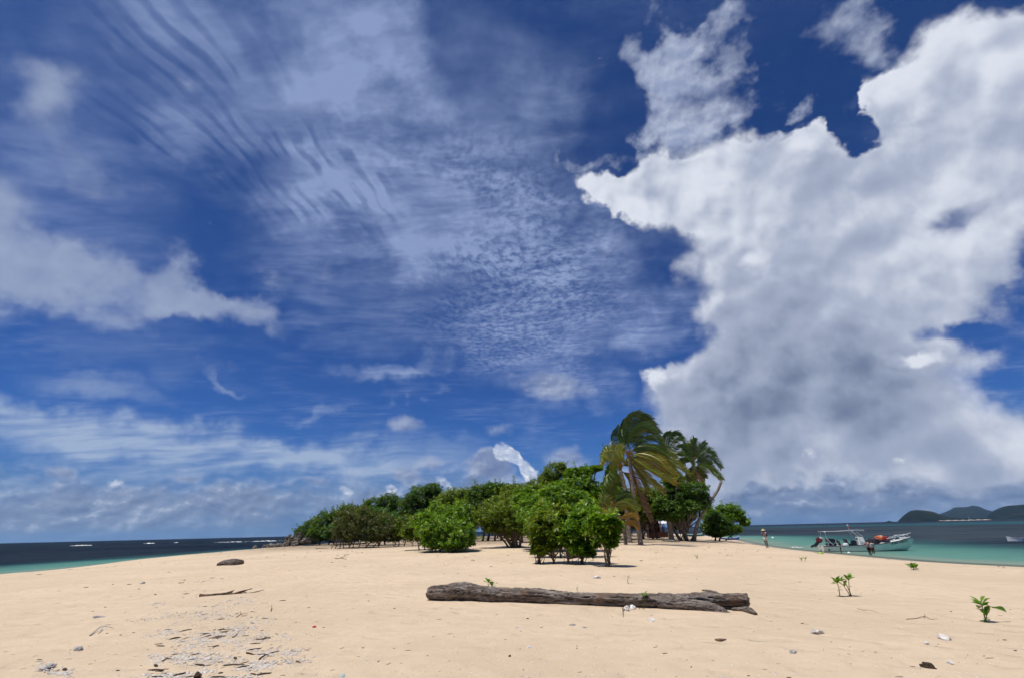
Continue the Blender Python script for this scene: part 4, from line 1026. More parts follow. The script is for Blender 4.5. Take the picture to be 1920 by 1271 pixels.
# ---------------------------------------------------------------- far land
hill_m, t, b = material('wooded_hillside')
p = wpos(t)
n = t.noise(p, 0.012, 7.0, 0.62); n2 = t.noise(p, 0.0028, 4.0, 0.55)
c = t.mix(t.rng(n, 0.35, 0.65), (0.003, 0.008, 0.007, 1), (0.008, 0.018, 0.012, 1))  # woodland greens darkened for cloud shadow and cooled for distance
c = t.mix(t.rng(n2, 0.52, 0.68, 0, 0.6), c, (0.028, 0.030, 0.014, 1))
t.put(b.inputs['Base Color'], c); b.inputs['Roughness'].default_value = 0.95; b.inputs['Specular IOR Level'].default_value = 0.1
bump(t, b, n, 1.0, 25.0)
def hill(name, prof, D_, wide, seed, base=0.0):
    xs = []; zs = []
    for px, py in prof:
        q = at(px, py, D_); xs.append(q.x); zs.append(q.z)
    n = 160; X0 = np.linspace(xs[0], xs[-1], n); Z0 = np.interp(X0, xs, zs)
    k = np.hanning(9); k /= k.sum(); Z0 = np.convolve(np.pad(Z0, 4, 'edge'), k, 'valid')
    m = 60; T_ = np.linspace(-1, 1, m)
    XX, TT = np.meshgrid(X0, T_); ZZ = np.tile(Z0, (m, 1))
    prof_ = (np.cos(TT * math.pi / 2)) ** 0.9
    nz = fbm(XX / (wide * 0.35) + seed, TT * 3 + seed, 5) - 0.5
    Zf = ZZ * prof_ * (1 + 0.35 * nz * (1 - np.exp(-(TT * 2.5) ** 2))) - 3 * (1 - prof_) - 0.5
    YY = D_ + TT * wide * (0.35 + 0.65 * ZZ / max(ZZ.max(), 1)) + nz * wide * 0.1
    XX = XX * YY / D_                               # headlands fan out away from the shore
    V = np.stack([XX.ravel(), YY.ravel(), Zf.ravel()], 1)
    idx = np.arange(m * n).reshape(m, n)
    f = np.stack([idx[:-1, :-1], idx[:-1, 1:], idx[1:, 1:], idx[1:, :-1]], -1).reshape(-1, 4)
    me = mesh_np(name, V, f, hill_m, smooth=True)
    return tag(obj(name, me), kind='structure')
hill('headland', [(1681, 979), (1688, 971), (1697, 963), (1706, 957), (1718, 955), (1732, 956), (1748, 958), (1762, 963), (1775, 968), (1800, 970.5), (1830, 970.5), (1868, 970), (1872, 974)], 2600, 420, 1.0)
hill('far_hill', [(1745, 974), (1762, 963), (1778, 957), (1790, 950.5), (1812, 950), (1824, 947), (1836, 949), (1850, 955), (1862, 958), (1900, 962), (1960, 968)], 6500, 1500, 5.0)
hill('right_hill', [(1845, 974), (1856, 960), (1868, 954), (1885, 947.5), (1905, 946.5), (1930, 944), (1970, 941), (2030, 938), (2100, 943), (2200, 948), (2400, 958), (2600, 962)], 3600, 900, 9.0)
hill('islet', [(1655, 979), (1661, 977), (1667, 975.2), (1673, 977), (1680, 978)], 2600, 90, 3.0)
beach_m = plain('far_beach', (0.34, 0.30, 0.24), 0.9)
vs = []; fs = []
for i in range(24):
    px = 1770 + i * 3.9; q = at(px, 974.2 - (px - 1770) * 0.024, 2150)
    vs += [(q.x, q.y, 0.3), (q.x, q.y + 30, 2.6 + 1.2 * math.sin(i * 1.7))]
    if i: fs.append((2 * i - 2, 2 * i, 2 * i + 1, 2 * i - 1))
tag(obj('far_beach', mesh_np('far_beach', vs, fs, beach_m)), kind='structure')
white = plain('white_gelcoat', (0.72, 0.74, 0.72), 0.35, 0.08, 3.0, dirt=(0.42, 0.44, 0.38, 1))
def small_boat(label, px, py, Y, L, rot, mast=False, cabin=True):
    q = at(px, py, Y); root = empty('moored_boat', (q.x, q.y, 0), rot); tag(root, label, 'boat')
    st = [(0, .30, .30), (.3, .34, .26), (.7, .28, .30), (.92, .12, .40), (1, .02, .46)]
    vs = []; fs = []
    for s, hb, gz_ in st:
        x = (s - .5) * L
        vs += [(x, -hb * L * .45, gz_ * L * .32), (x, -hb * L * .32, -.05 * L), (x, hb * L * .32, -.05 * L), (x, hb * L * .45, gz_ * L * .32)]
    for i in range(4):
        for k in range(3): fs.append((4 * i + k, 4 * i + k + 1, 4 * i + k + 5, 4 * i + k + 4))
    fs += [(0, 3, 2, 1), (16, 17, 18, 19)]
    obj('hull', mesh_np('hull', vs, fs, white), root)
    dk = [(v[0], v[1] * .94, v[2] - 0.03 * L) for i, v in enumerate(vs) if i % 4 in (0, 3)]
    obj('deck', mesh_np('deck', dk, [(2 * i, 2 * i + 2, 2 * i + 3, 2 * i + 1) for i in range(4)], white), root)
    cb = []
    for sx, z in ((-.1, .1), (.25, .1), (-.06, .24), (.16, .24)):
        cb += [(sx * L, -.09 * L, z * L), (sx * L, .09 * L, z * L)]
    if cabin: obj('cabin', mesh_np('cabin', cb, [(0, 1, 3, 2), (4, 6, 7, 5), (0, 4, 5, 1), (2, 3, 7, 6), (0, 2, 6, 4), (1, 5, 7, 3)], white), root)
    if mast:
        v, f = tube([Vector((0, 0, .2 * L)), Vector((0, 0, 1.2 * L))], [.02 * L, .01 * L], 6); obj('mast', mesh_np('mast', v, f, white), root)
    return root
small_boat('tiny white sailing boat moored off the far beach under the bluish hill', 1818, 975.5, 1500, 12, 0.4, True)
small_boat('tiny white motor boat moored right of the far sailing boat', 1845, 974.5, 1700, 11, 1.2)
small_boat('pale green white dinghy cut by the right edge of the photo', 1922, 999, 60, 3.6, 2.75, cabin=False)
# mooring buoy
buoy = empty('mooring_buoy', (at(1448, 1003.5, 96).x, 96, 0)); tag(buoy, 'small round white mooring buoy right of the standing person in the hat', 'buoy')
bm = bmesh.new(); bmesh.ops.create_uvsphere(bm, u_segments=16, v_segments=10, radius=0.24)
for v in bm.verts: v.co.z = v.co.z * 0.9 + 0.08
me = bpy.data.meshes.new('float'); bm.to_mesh(me); bm.free(); me.materials.append(white); obj('float', me, buoy)
v, f = tube([Vector((0.05 * math.cos(a), 0, 0.33 + 0.05 * math.sin(a))) for a in np.linspace(0, 6.2, 9)], [0.012] * 9, 5); obj('ring', mesh_np('ring', v, f, white), buoy)

# ---------------------------------------------------------------- breaking waves
foam = plain('sea_foam', (0.78, 0.80, 0.80), 0.9, 0.06)
def surf(px0, px1, py, Y, h, thick, seed):
    rs = np.random.RandomState(seed); n = int((px1 - px0) * 1.6) + 6
    vs = []; fs = []
    for i in range(n + 1):
        px = px0 + (px1 - px0) * i / n; q = at(px, py, Y); e = max(0.0, math.sin(math.pi * i / n)) ** 0.5
        yy = Y + 0.05 * Y * (vnoise(np.array([i * 0.12 + seed]), np.array([seed]))[0] - 0.5)
        x = q.x * yy / Y; gp = float(vnoise(np.array([i * 0.45 + seed * 3.1]), np.array([2.0]))[0]); e *= max(0.08, min(1, gp * 2.2 - 0.45)); z = h * e * (0.45 + 0.9 * rs.rand()); w = thick * e * (0.5 + rs.rand()) + 0.02
        vs += [(x, yy - w * 1.6, -0.02), (x, yy - w * 0.5, z * 0.75), (x, yy + w * 0.2, z), (x, yy + w, z * 0.4), (x, yy + w * 1.6, -0.02)]
    for i in range(n):
        for k in range(4): fs.append((5 * i + k, 5 * i + 5 + k, 5 * i + 6 + k, 5 * i + 1 + k))
    return vs, fs
VV, FF = [], []
for a in [(130, 174, 1022, 300, .35, 1.2, 1), (268, 290, 1021, 340, .40, 1.3, 2), (324, 334, 1019.5, 360, .3, 1.0, 3), (400, 470, 1017.5, 300, .22, .9, 4), (468, 532, 1015.6, 300, .28, 1.0, 5), (1480, 1506, 1027, 58, .03, .12, 9)]:
    v, f = surf(*a); n0 = len(VV); VV += v; FF += [tuple(n0 + i for i in q) for q in f]
tag(obj('surf_foam', mesh_np('surf_foam', VV, FF, foam, smooth=True)), kind='stuff')
# ---------------------------------------------------------------- people
def skin_mesh(name, pts, edges, parent, mat, sub=2, root=0):
    """pts: (x, y, z, radius); one continuous skinned surface"""
    me = bpy.data.meshes.new(name); me.from_pydata([p[:3] for p in pts], edges, []); me.update()
    o = bpy.data.objects.new(name, me); COL.objects.link(o)
    o.modifiers.new('skin', 'SKIN').use_smooth_shade = True
    sl = me.skin_vertices[0].data
    for i, p in enumerate(pts):
        sl[i].radius = (p[3], p[3] * (p[4] if len(p) > 4 else 1.0)); sl[i].use_root = (i == root)
    s = o.modifiers.new('sub', 'SUBSURF'); s.levels = sub; s.render_levels = sub
    dg = bpy.context.evaluated_depsgraph_get()
    me2 = bpy.data.meshes.new_from_object(o.evaluated_get(dg), depsgraph=dg); me2.name = name
    o.modifiers.clear(); o.data = me2; bpy.data.meshes.remove(me)
    me2.materials.clear(); me2.materials.append(mat)
    me2.polygons.foreach_set('use_smooth', [True] * len(me2.polygons))
    o.parent = parent
    return o
skin_dark = plain('brown_skin', (0.105, 0.052, 0.030), 0.5, 0.08)
hair_m = plain('black_hair', (0.012, 0.010, 0.009), 0.55)
def hand(pts, edges, wi, d, side, s):
    """palm and five bent fingers from the wrist vertex wi towards d"""
    d = Vector(d).normalized(); sd = Vector(side).normalized(); up = d.cross(sd).normalized()
    w = Vector(pts[wi][:3])
    pts.append((*(w + d * 0.075 * s), 0.030 * s, 0.55)); pi = len(pts) - 1; edges.append((wi, pi)); pw = w + d * 0.075 * s
    for k, (o_, L) in enumerate([(-0.030, 0.062), (-0.010, 0.075), (0.011, 0.070), (0.031, 0.055)]):
        a = pw + sd * o_ * s + d * 0.018 * s; b_ = a + (d * 0.8 - up * 0.35).normalized() * L * 0.5 * s; c = b_ + (d * 0.5 - up * 0.8).normalized() * L * 0.5 * s
        n = len(pts); pts += [(*a, 0.009 * s), (*b_, 0.008 * s), (*c, 0.007 * s)]; edges += [(pi, n), (n, n + 1), (n + 1, n + 2)]
    a = w + d * 0.035 * s - sd * 0.034 * s; b_ = a + (d * 0.7 - sd * 0.5).normalized() * 0.045 * s
    n = len(pts); pts += [(*a, 0.011 * s), (*b_, 0.009 * s)]; edges += [(pi, n), (n, n + 1)]
def person(label, loc, rz, h, J, shirt, short, hair_len=0.0, hat=None, pack=None, group=None, sleeve=0.5, leg_cover=0.55):
    """J: joints (x, y, z) in metres for a 1.7 m body, facing -y; keys pelvis chest neck head and r/l sho elb wri hip kne ank toe"""
    s = h / 1.7
    root = empty('person', loc, rz); tag(root, label, 'person', group)
    V = {k: Vector(v) * s for k, v in J.items()}
    pts = []; ed = []; ix = {}
    def add(k, v, r, asp=1.0, frm=None):
        pts.append((*v, r * s, asp)); ix[k] = len(pts) - 1
        if frm is not None: ed.append((ix[frm], ix[k]))
    add('pelvis', V['pelvis'], 0.135, 0.75)
    add('waist', V['pelvis'].lerp(V['chest'], 0.45), 0.115, 0.75, 'pelvis')
    add('chest', V['chest'], 0.145, 0.72, 'waist')
    add('base', V['chest'].lerp(V['neck'], 0.75), 0.085, 0.9, 'chest')
    add('neck', V['neck'], 0.052, 1, 'base')
    hd = V['head'] - V['neck']
    add('jaw', V['neck'] + hd * 0.35, 0.072, 1, 'neck'); add('head', V['neck'] + hd * 0.85, 0.088, 1.05, 'jaw'); add('crown', V['neck'] + hd * 1.45, 0.062, 1, 'head')
    for sd in 'rl':
        add(sd + 'sho', V[sd + 'sho'], 0.060, 1, 'base'); add(sd + 'elb', V[sd + 'elb'], 0.041, 1, sd + 'sho'); add(sd + 'wri', V[sd + 'wri'], 0.027, 1, sd + 'elb')
        hand(pts, ed, ix[sd + 'wri'], V[sd + 'wri'] - V[sd + 'elb'], (0, -1, 0.05) if abs((V[sd + 'wri'] - V[sd + 'elb']).normalized().y) < 0.8 else (1, 0, 0), s)
        add(sd + 'hip', V[sd + 'hip'], 0.092, 1, 'pelvis'); add(sd + 'kne', V[sd + 'kne'], 0.056, 1, sd + 'hip'); add(sd + 'cal', V[sd + 'kne'].lerp(V[sd + 'ank'], 0.3) + Vector((0, 0.012 * s, 0)), 0.055, 1, sd + 'kne')
        add(sd + 'ank', V[sd + 'ank'], 0.034, 1, sd + 'cal'); add(sd + 'toe', V[sd + 'toe'], 0.026, 1, sd + 'ank')
    skin_mesh('body', pts, ed, root, skin_dark)
    # face: nose, eyes, mouth, ears
    fwd = Vector((0, -1, 0)); hc = V['neck'] + hd * 0.95
    if 'face' in J: fwd = Vector(J['face']).normalized()
    rt = hd.cross(fwd).normalized()
    def ball(name, c, r, m, sc=(1, 1, 1)):
        bm = bmesh.new(); bmesh.ops.create_icosphere(bm, subdivisions=2, radius=r)
        for v in bm.verts: v.co = Vector((v.co.x * sc[0], v.co.y * sc[1], v.co.z * sc[2]))
        me = bpy.data.meshes.new(name); bm.to_mesh(me); bm.free(); me.materials.append(m)
        me.polygons.foreach_set('use_smooth', [True] * len(me.polygons))
        return obj(name, me, root, c)
    ball('nose', hc + fwd * 0.088 * s - hd.normalized() * 0.02 * s, 0.017 * s, skin_dark, (0.8, 1.2, 1.3))
    ball('mouth', hc + fwd * 0.080 * s - hd.normalized() * 0.062 * s, 0.018 * s, plain('lips', (0.10, 0.03, 0.03), 0.5), (1.3, .5, .4))
    for k in (-1, 1):
        ball('eye', hc + fwd * 0.080 * s + rt * 0.030 * k * s + hd.normalized() * 0.012 * s, 0.011 * s, hair_m, (1.2, .8, .8))
        ball('ear', hc + rt * 0.086 * k * s - hd.normalized() * 0.005 * s, 0.024 * s, skin_dark, (.5, .9, 1.3))
    # hair cap
    bm = bmesh.new(); bmesh.ops.create_icosphere(bm, subdivisions=3, radius=0.108 * s)
    q = hd.normalized()
    for v in bm.verts:
        d = v.co.normalized(); f = d.dot(fwd)
        if f > 0.35 and d.dot(q) < 0.45: v.co *= 0.72
        if d.dot(q) < -0.2: v.co *= 0.82 if hair_len == 0 else 1.0
        if hair_len and f < 0.1 and d.dot(q) < -0.1: v.co -= q * hair_len * s * min(1, -d.dot(q) * 1.5)
        v.co *= 1 + 0.05 * mnoise.noise(v.co * 60 / s)
    me = bpy.data.meshes.new('hair'); bm.to_mesh(me); bm.free(); me.materials.append(hair_m); obj('hair', me, root, hc + q * 0.022 * s)
    # clothes follow the body
    g = 0.016 * s
    def cloth(name, keys, mat, extra=()):
        P = []; E_ = []; m = {}
        for k, v, r, a, f in keys:
            P.append((*v, r * s + g, a)); m[k] = len(P) - 1
            if f is not None: E_.append((m[f], m[k]))
        return skin_mesh(name, P, E_, root, mat)
    K = [('w', V['pelvis'].lerp(V['chest'], 0.1), 0.140, .78, None), ('m', V['pelvis'].lerp(V['chest'], 0.5), 0.128, .78, 'w'), ('c', V['chest'], 0.150, .76, 'm'), ('b', V['chest'].lerp(V['neck'], 0.70), 0.090, .95, 'c')]
    for sd in 'rl':
        K += [(sd + 's', V[sd + 'sho'], 0.064, 1, 'b'), (sd + 'e', V[sd + 'sho'].lerp(V[sd + 'elb'], sleeve), 0.058, 1, sd + 's')]
    cloth('shirt', K, shirt)
    K = [('p', V['pelvis'] + Vector((0, 0, 0.03 * s)), 0.140, .8, None)]
    for sd in 'rl':
        K += [(sd + 'h', V[sd + 'hip'], 0.098, 1, 'p'), (sd + 'k', V[sd + 'hip'].lerp(V[sd + 'kne'], leg_cover), 0.088, 1, sd + 'h')]
    cloth('shorts', K, short)
    if hat:
        bm = bmesh.new()
        n = 24; rings = [(0.20, -0.015), (0.17, 0.0), (0.115, 0.012), (0.108, 0.06), (0.09, 0.105), (0.04, 0.125), (0.001, 0.128)]
        vs = []; fs = []
        for r_, z in rings:
            for k in range(n): vs.append(Vector((math.cos(k / n * 6.2832) * r_ * s, math.sin(k / n * 6.2832) * r_ * s, z * s + 0.012 * s * math.sin(k / n * 12.566) * (r_ > 0.15))))
        for i in range(len(rings) - 1):
            for k in range(n): fs.append((i * n + k, i * n + (k + 1) % n, (i + 1) * n + (k + 1) % n, (i + 1) * n + k))
        o = obj('hat', mesh_np('hat', vs, fs, hat, smooth=True), root, hc + hd.normalized() * 0.045 * s)
        o.rotation_euler = (0.12, 0, 0)
    if pack:
        bm = bmesh.new(); bmesh.ops.create_cube(bm, size=1.0)
        bmesh.ops.scale(bm, vec=Vector((0.30, 0.16, 0.42)) * s, verts=bm.verts)
        bmesh.ops.bevel(bm, geom=bm.edges[:], offset=0.05 * s, segments=3, affect='EDGES')
        me = bpy.data.meshes.new('backpack'); bm.to_mesh(me); bm.free(); me.materials.append(pack)
        obj('backpack', me, root, V['chest'] - fwd * 0.20 * s + Vector((0, 0, -0.02 * s)))
        for k in (-1, 1):
            a = V['chest'] + rt * 0.1 * k * s
            v, f = tube(curve_pts([a - fwd * 0.13 * s + Vector((0, 0, .17 * s)), a + Vector((0, 0, .23 * s)), a + fwd * 0.15 * s + Vector((0, 0, .1 * s)), a + fwd * 0.12 * s + Vector((0, 0, -.15 * s))], 10), [0.02 * s] * 10, 6)
            obj('strap', mesh_np('strap', v, f, pack), root)
    return root
STAND = dict(pelvis=(0, 0, .93), chest=(0, 0, 1.27), neck=(0, -.01, 1.46), head=(0, -.03, 1.57), rsho=(-.19, 0, 1.39), relb=(-.23, .03, 1.12), rwri=(-.22, -.05, .88), lsho=(.19, 0, 1.39), lelb=(.23, .03, 1.12), lwri=(.22, -.05, .88),
             rhip=(-.09, 0, .88), rkne=(-.10, -.02, .48), rank=(-.11, .02, .08), rtoe=(-.12, -.14, .03), lhip=(.09, 0, .88), lkne=(.10, -.02, .48), lank=(.11, .02, .08), ltoe=(.12, -.14, .03))
def lean(J, dy=0.0, dx=0.0):
    return {k: ((v[0] + dx * v[2], v[1] + dy * v[2], v[2]) if k != 'face' else v) for k, v in J.items()}
def cl(name, col, **k): return plain(name, col, 0.85, 0.2, 12.0, spec=0.2, **k)
q = on_ground(1439, 1027)
J = dict(STAND); J.update(relb=(-.27, -.10, 1.14), rwri=(-.08, -.30, 1.10), lelb=(.27, -.12, 1.16), lwri=(.08, -.32, 1.14), rank=(-.10, .10, .08), rtoe=(-.11, -.05, .03), lank=(.13, -.04, .08), ltoe=(.15, -.19, .03))
person('adult in straw hat, patterned shorts and backpack, standing alone at the water edge', (q.x, q.y, q.z), R(-62), 1.72, lean(J, -0.05), cl('pale_pink_shirt', (0.50, 0.36, 0.36)), cl('patterned_white_shorts', (0.55, 0.52, 0.48), dirt=(0.10, 0.09, 0.10, 1)), hat=cl('straw_hat', (0.50, 0.40, 0.20)), pack=cl('navy_backpack', (0.03, 0.03, 0.08)))
KG = 'children playing beside the beached boat'
q = on_ground(1580, 1038.5)
J = dict(STAND); J.update(chest=(0, -.13, 1.25), neck=(0, -.24, 1.41), head=(0, -.31, 1.50), rsho=(-.18, -.16, 1.36), lsho=(.18, -.16, 1.36), relb=(-.22, -.36, 1.20), rwri=(-.12, -.58, 1.16), lelb=(.22, -.34, 1.16), lwri=(.14, -.52, 1.04), lank=(.11, -.22, .10), ltoe=(.12, -.38, .04), lkne=(.10, -.22, .5))
person('small child in black vest and pale shorts running past the middle of the boat', (q.x, q.y, max(q.z, 0)), R(-80), 1.15, J, cl('black_vest', (0.02, 0.018, 0.022)), cl('pale_pink_shorts', (0.50, 0.38, 0.38)), group=KG)
q = on_ground(1641, 1042.5)
J = dict(STAND); J.update(relb=(-.24, -.22, 1.22), rwri=(-.16, -.46, 1.26), lelb=(.22, .10, 1.13), lwri=(.20, .04, .88), rank=(-.10, .12, .08), rtoe=(-.11, -.03, .03))
person('child in a pale tunic and dark red shorts wading right of the others, leaning back', (q.x, q.y, q.z - 0.04), R(-70), 1.25, lean(J, -0.16), cl('pale_tunic', (0.52, 0.45, 0.42), ), cl('dark_red_shorts', (0.16, 0.03, 0.02)), hair_len=0.10, group=KG)
q = at(1630.5, 1031, 41.2)
J = dict(STAND); J.update(relb=(-.26, -.24, 1.16), rwri=(-.14, -.46, 1.06), lelb=(.26, -.22, 1.14), lwri=(.12, -.44, 1.02))
person('dark haired child standing in the shallows between the boat and the child in the tunic', (q.x, 41.2, -0.16), R(-85), 1.28, lean(J, -0.06), cl('dusky_pink_top', (0.36, 0.22, 0.22)), cl('black_shorts', (0.02, 0.02, 0.025)), group=KG)

# ---------------------------------------------------------------- the motor boat
navy = plain('navy_vinyl', (0.010, 0.012, 0.030), 0.5)
alu = plain('aluminium_tube', (0.55, 0.56, 0.58), 0.35, 0.06, metal=0.7)
dark_p = plain('dark_plastic', (0.02, 0.022, 0.026), 0.4)
hullm, t, b = material('boat_hull_paint')
p = opos(t); X_, Y_, Z_ = t.xyz(p)
n = t.noise(p, 1.6, 5.0, 0.6)
c = t.mix(t.rng(n, 0.3, 0.7), (0.66, 0.72, 0.58, 1), (0.80, 0.83, 0.72, 1))
c = t.mix(t.rng(t.add(Z_, t.mul(n, 0.1)), 0.16, 0.06, 0, 0.4), c, (0.45, 0.50, 0.33, 1))
c = t.mix(t.rng(Z_, 0.035, 0.02), c, (0.016, 0.022, 0.026, 1))
t.put(b.inputs['Base Color'], c); b.inputs['Roughness'].default_value = 0.3
S_, B_ = at(1541, 1034, 48.0), at(1716, 1024, 46.0)
boat = empty('motor_boat', (S_.x, 48.0, 0.0), math.atan2(B_.y - S_.y, B_.x - S_.x)); BL = (Vector((B_.x, B_.y)) - Vector((S_.x, S_.y))).length
tag(boat, 'long open white motor boat with bare roof frame at the right hand beach', 'boat')
st = [(0.0, .86, .50, .74, .04, -.22), (0.04, .93, .50, .80, .03, -.24), (.2, 1.0, .51, .87, .02, -.26), (.4, 1.03, .55, .88, .02, -.26), (.58, 1.0, .63, .82, .05, -.25), (.72, .88, .74, .66, .12, -.22), (.83, .66, .86, .42, .24, -.14), (.91, .40, .97, .20, .42, .04), (.96, .20, 1.05, .08, .66, .36), (1.0, .035, 1.12, .02, .98, .86)]
vs = []; fs = []
for i, (s, hb, gzz, cbm, cz, kz) in enumerate(st):
    x = s * BL
    for sg in (-1, 1): vs += [(x, sg * hb, gzz), (x, sg * (hb * .8 + cbm * .2), gzz * .6 + cz * .4), (x, sg * cbm, cz)]
    vs += [(x, 0, kz)]
order = [0, 1, 2, 6, 5, 4, 3]
for i in range(len(st) - 1):
    for k in range(6): a, c_ = order[k], order[k + 1]; fs.append((7 * i + a, 7 * i + c_, 7 * i + 7 + c_, 7 * i + 7 + a))
fs.append(tuple(reversed(order)))
hull = obj('hull', mesh_np('hull', vs, fs, hullm, smooth=False), boat)
# inner deck, gunwale and rubbing strake
vs = []; fs = []
for s, hb, gzz, *_ in st:
    x = s * BL; w_ = max(hb - .13, .01); f_ = 0.22 if s < .7 else gzz - .04
    vs += [(x, -hb, gzz), (x, -w_, gzz - .002), (x, -w_, f_), (x, w_, f_), (x, w_, gzz - .002), (x, hb, gzz)]
for i in range(len(st) - 1):
    for k in range(5): fs.append((6 * i + k, 6 * i + k + 1, 6 * i + 7 + k, 6 * i + 6 + k))
obj('deck', mesh_np('deck', vs, fs, white), boat)
for sg in (-1, 1):
    v, f = tube(curve_pts([(s * BL, sg * (hb + .012), gzz - .02) for s, hb, gzz, *_ in st], 40), [.032] * 40, 6)
    obj('rubbing_strake', mesh_np('rubbing_strake', v, f, navy, smooth=True), boat)
def box(name, mat, c, d, parent, bev=0.02, rot=(0, 0, 0), taper=None):
    bm = bmesh.new(); bmesh.ops.create_cube(bm, size=1.0)
    for v in bm.verts:
        v.co = Vector((v.co.x * d[0], v.co.y * d[1], v.co.z * d[2]))
        if taper and v.co.z > 0: v.co.x = v.co.x * taper[0] + taper[1]
    if bev: bmesh.ops.bevel(bm, geom=bm.edges[:], offset=bev, segments=2, affect='EDGES')
    me = bpy.data.meshes.new(name); bm.to_mesh(me); bm.free(); me.materials.append(mat)
    o = obj(name, me, parent, c); o.rotation_euler = rot; return o
def rod(name, mat, pts, r, parent, n=None, seg=7):
    n = n or max(2, (len(pts) - 1) * 5 + 1)
    v, f = tube(curve_pts(pts, n), [r] * n, seg); return obj(name, mesh_np(name, v, f, mat, smooth=True), parent)
fr = lambda px: (px - 1541) / 175 * BL
con = box('console', white, (fr(1620), 0, .72), (.62, .72, .95), boat, .05, taper=(.72, -.06))
box('windscreen', plain('smoked_glass', (0.10, 0.11, 0.12), 0.1), (.02, 0, .62), (.03, .62, .38), con, .01, (0, R(-28), 0))
box('console_panel', dark_p, (-.26, 0, .25), (.06, .5, .30), con, .01)
box('seat', navy, (fr(1606), 0, .62), (.34, .62, .60), boat, .05)
s1 = box('seat', navy, (fr(1598), 0, .58), (.50, .9, .14), boat, .04); box('backrest', navy, (-.28, 0, .24), (.10, .8, .42), s1, .03, (0, R(-14), 0))
s2 = box('seat', navy, (fr(1562), 0, .60), (.62, 1.2, .18), boat, .04); box('backrest', navy, (.02, 0, .32), (.52, 1.1, .34), s2, .04, (0, R(8), 0)); box('seat_base', white, (0, 0, -.2), (.56, 1.1, .2), s2, .02)
# roof frame without its canvas
zf = 1.72
for sg in (-1, 1):
    rod('roof_frame', alu, [(fr(1547), sg * .72, zf - .03), (fr(1580), sg * .72, zf - .02), (fr(1600), sg * .72, zf + .02), (fr(1626), sg * .68, zf + .06)], .026, boat)
    rod('post', alu, [(fr(1551), sg * .72, zf), (fr(1552), sg * .80, .50)], .017, boat)
    rod('post', alu, [(fr(1606), sg * .70, zf), (fr(1612), sg * .70, 1.2), (fr(1615), sg * .8, .56)], .017, boat)
    rod('post', alu, [(fr(1612), sg * .60, zf - .1), (fr(1617), sg * .55, 1.42), (fr(1623), sg * .50, 1.2)], .028, boat)
    rod('stern_brace', alu, [(fr(1553), sg * .62, 1.15), (fr(1558), sg * .62, .8), (fr(1563), sg * .62, .52)], .035, boat)
for px in (1547, 1582, 1606, 1626): rod('roof_frame', alu, [(fr(px), -.72, zf - .01), (fr(px), .72, zf - .01)], .022, boat, n=3)
mast = rod('mast', alu, [(fr(1604), 0, zf), (fr(1603), 0, zf + .42)], .03, boat, n=4)
box('mast_light', plain('red_lamp', (0.5, 0.06, 0.04), 0.4), (fr(1603), 0, zf + .30), (.10, .10, .14), mast, .02); box('mast_cap', white, (fr(1603), 0, zf + .47), (.13, .13, .12), mast, .03)
# bow rail and outrigger pole
for sg in (-1, 1):
    rl = rod('bow_rail', alu, [(fr(1672), sg * .84, .82), (fr(1680), sg * .70, 1.10), (fr(1696), sg * .40, 1.28), (fr(1710), sg * .10, 1.36)], .017, boat)
    for px, hb, z0, z1 in ((1684, .62, .9, 1.16), (1695, .42, 1.0, 1.27), (1704, .24, 1.07, 1.32)): rod('rail_post', alu, [(fr(px), sg * hb, z0), (fr(px + 2), sg * hb, z1)], .013, rl, n=3)
pole = rod('outrigger_pole', white, [(fr(1663), -.75, 1.02), (fr(1690), -.62, 1.24), (fr(1713), -.3, 1.46)], .020, boat)
box('pole_float', white, (fr(1681), -.66, 1.25), (.26, .12, .14), pole, .05)
bowd = box('anchor_locker', white, (fr(1702), 0, 1.04), (.70, .42, .14), boat, .04)
rod('bow_cleat', alu, [(fr(1711), -.1, 1.16), (fr(1711), .1, 1.16)], .03, boat, n=3)
# outboard engine tilted up
mo = box('outboard_motor', plain('engine_cowl', (0.13, 0.022, 0.024), 0.35), (fr(1541), 0, .98), (.50, .34, .48), boat, .09, (0, R(-12), 0))
box('cowl_cap', white, (.16, 0, .13), (.26, .35, .16), mo, .06); box('midsection', dark_p, (-.34, 0, -.26), (.62, .20, .24), mo, .05, (0, R(-32), 0))
box('leg', white, (-.30, 0, -.62), (.62, .12, .16), mo, .04, (0, R(40), 0)); box('gearcase', dark_p, (-.72, 0, -.36), (.46, .15, .16), mo, .06, (0, R(-10), 0))
bm = bmesh.new()
for k in range(3):
    a = k * 2.094; vv = [bm.verts.new((0.02 * j, math.cos(a + w) * r, math.sin(a + w) * r)) for j, (r, w) in enumerate([(.03, 0), (.14, -.35), (.16, .15), (.12, .45)])]; bm.faces.new(vv)
me = bpy.data.meshes.new('propeller'); bm.to_mesh(me); bm.free(); me.materials.append(alu); obj('propeller', me, mo, (-.97, 0, -.32))
box('scupper', dark_p, (fr(1550), -.92, .17), (.14, .03, .12), boat, .02)
# name on the side
cu = bpy.data.curves.new('lettering', 'FONT'); cu.body = 'Ataa-Kaulo'; cu.size = .30; cu.shear = 0.35; cu.extrude = 0.004; cu.space_character = 1.15
cu.materials.append(plain('letter_paint', (0.02, 0.022, 0.04), 0.5))
_tmp = bpy.data.objects.new('lettering', cu); COL.objects.link(_tmp)
_dg = bpy.context.evaluated_depsgraph_get(); _lm = bpy.data.meshes.new_from_object(_tmp.evaluated_get(_dg)); bpy.data.objects.remove(_tmp)
lt = obj('lettering', _lm, boat)
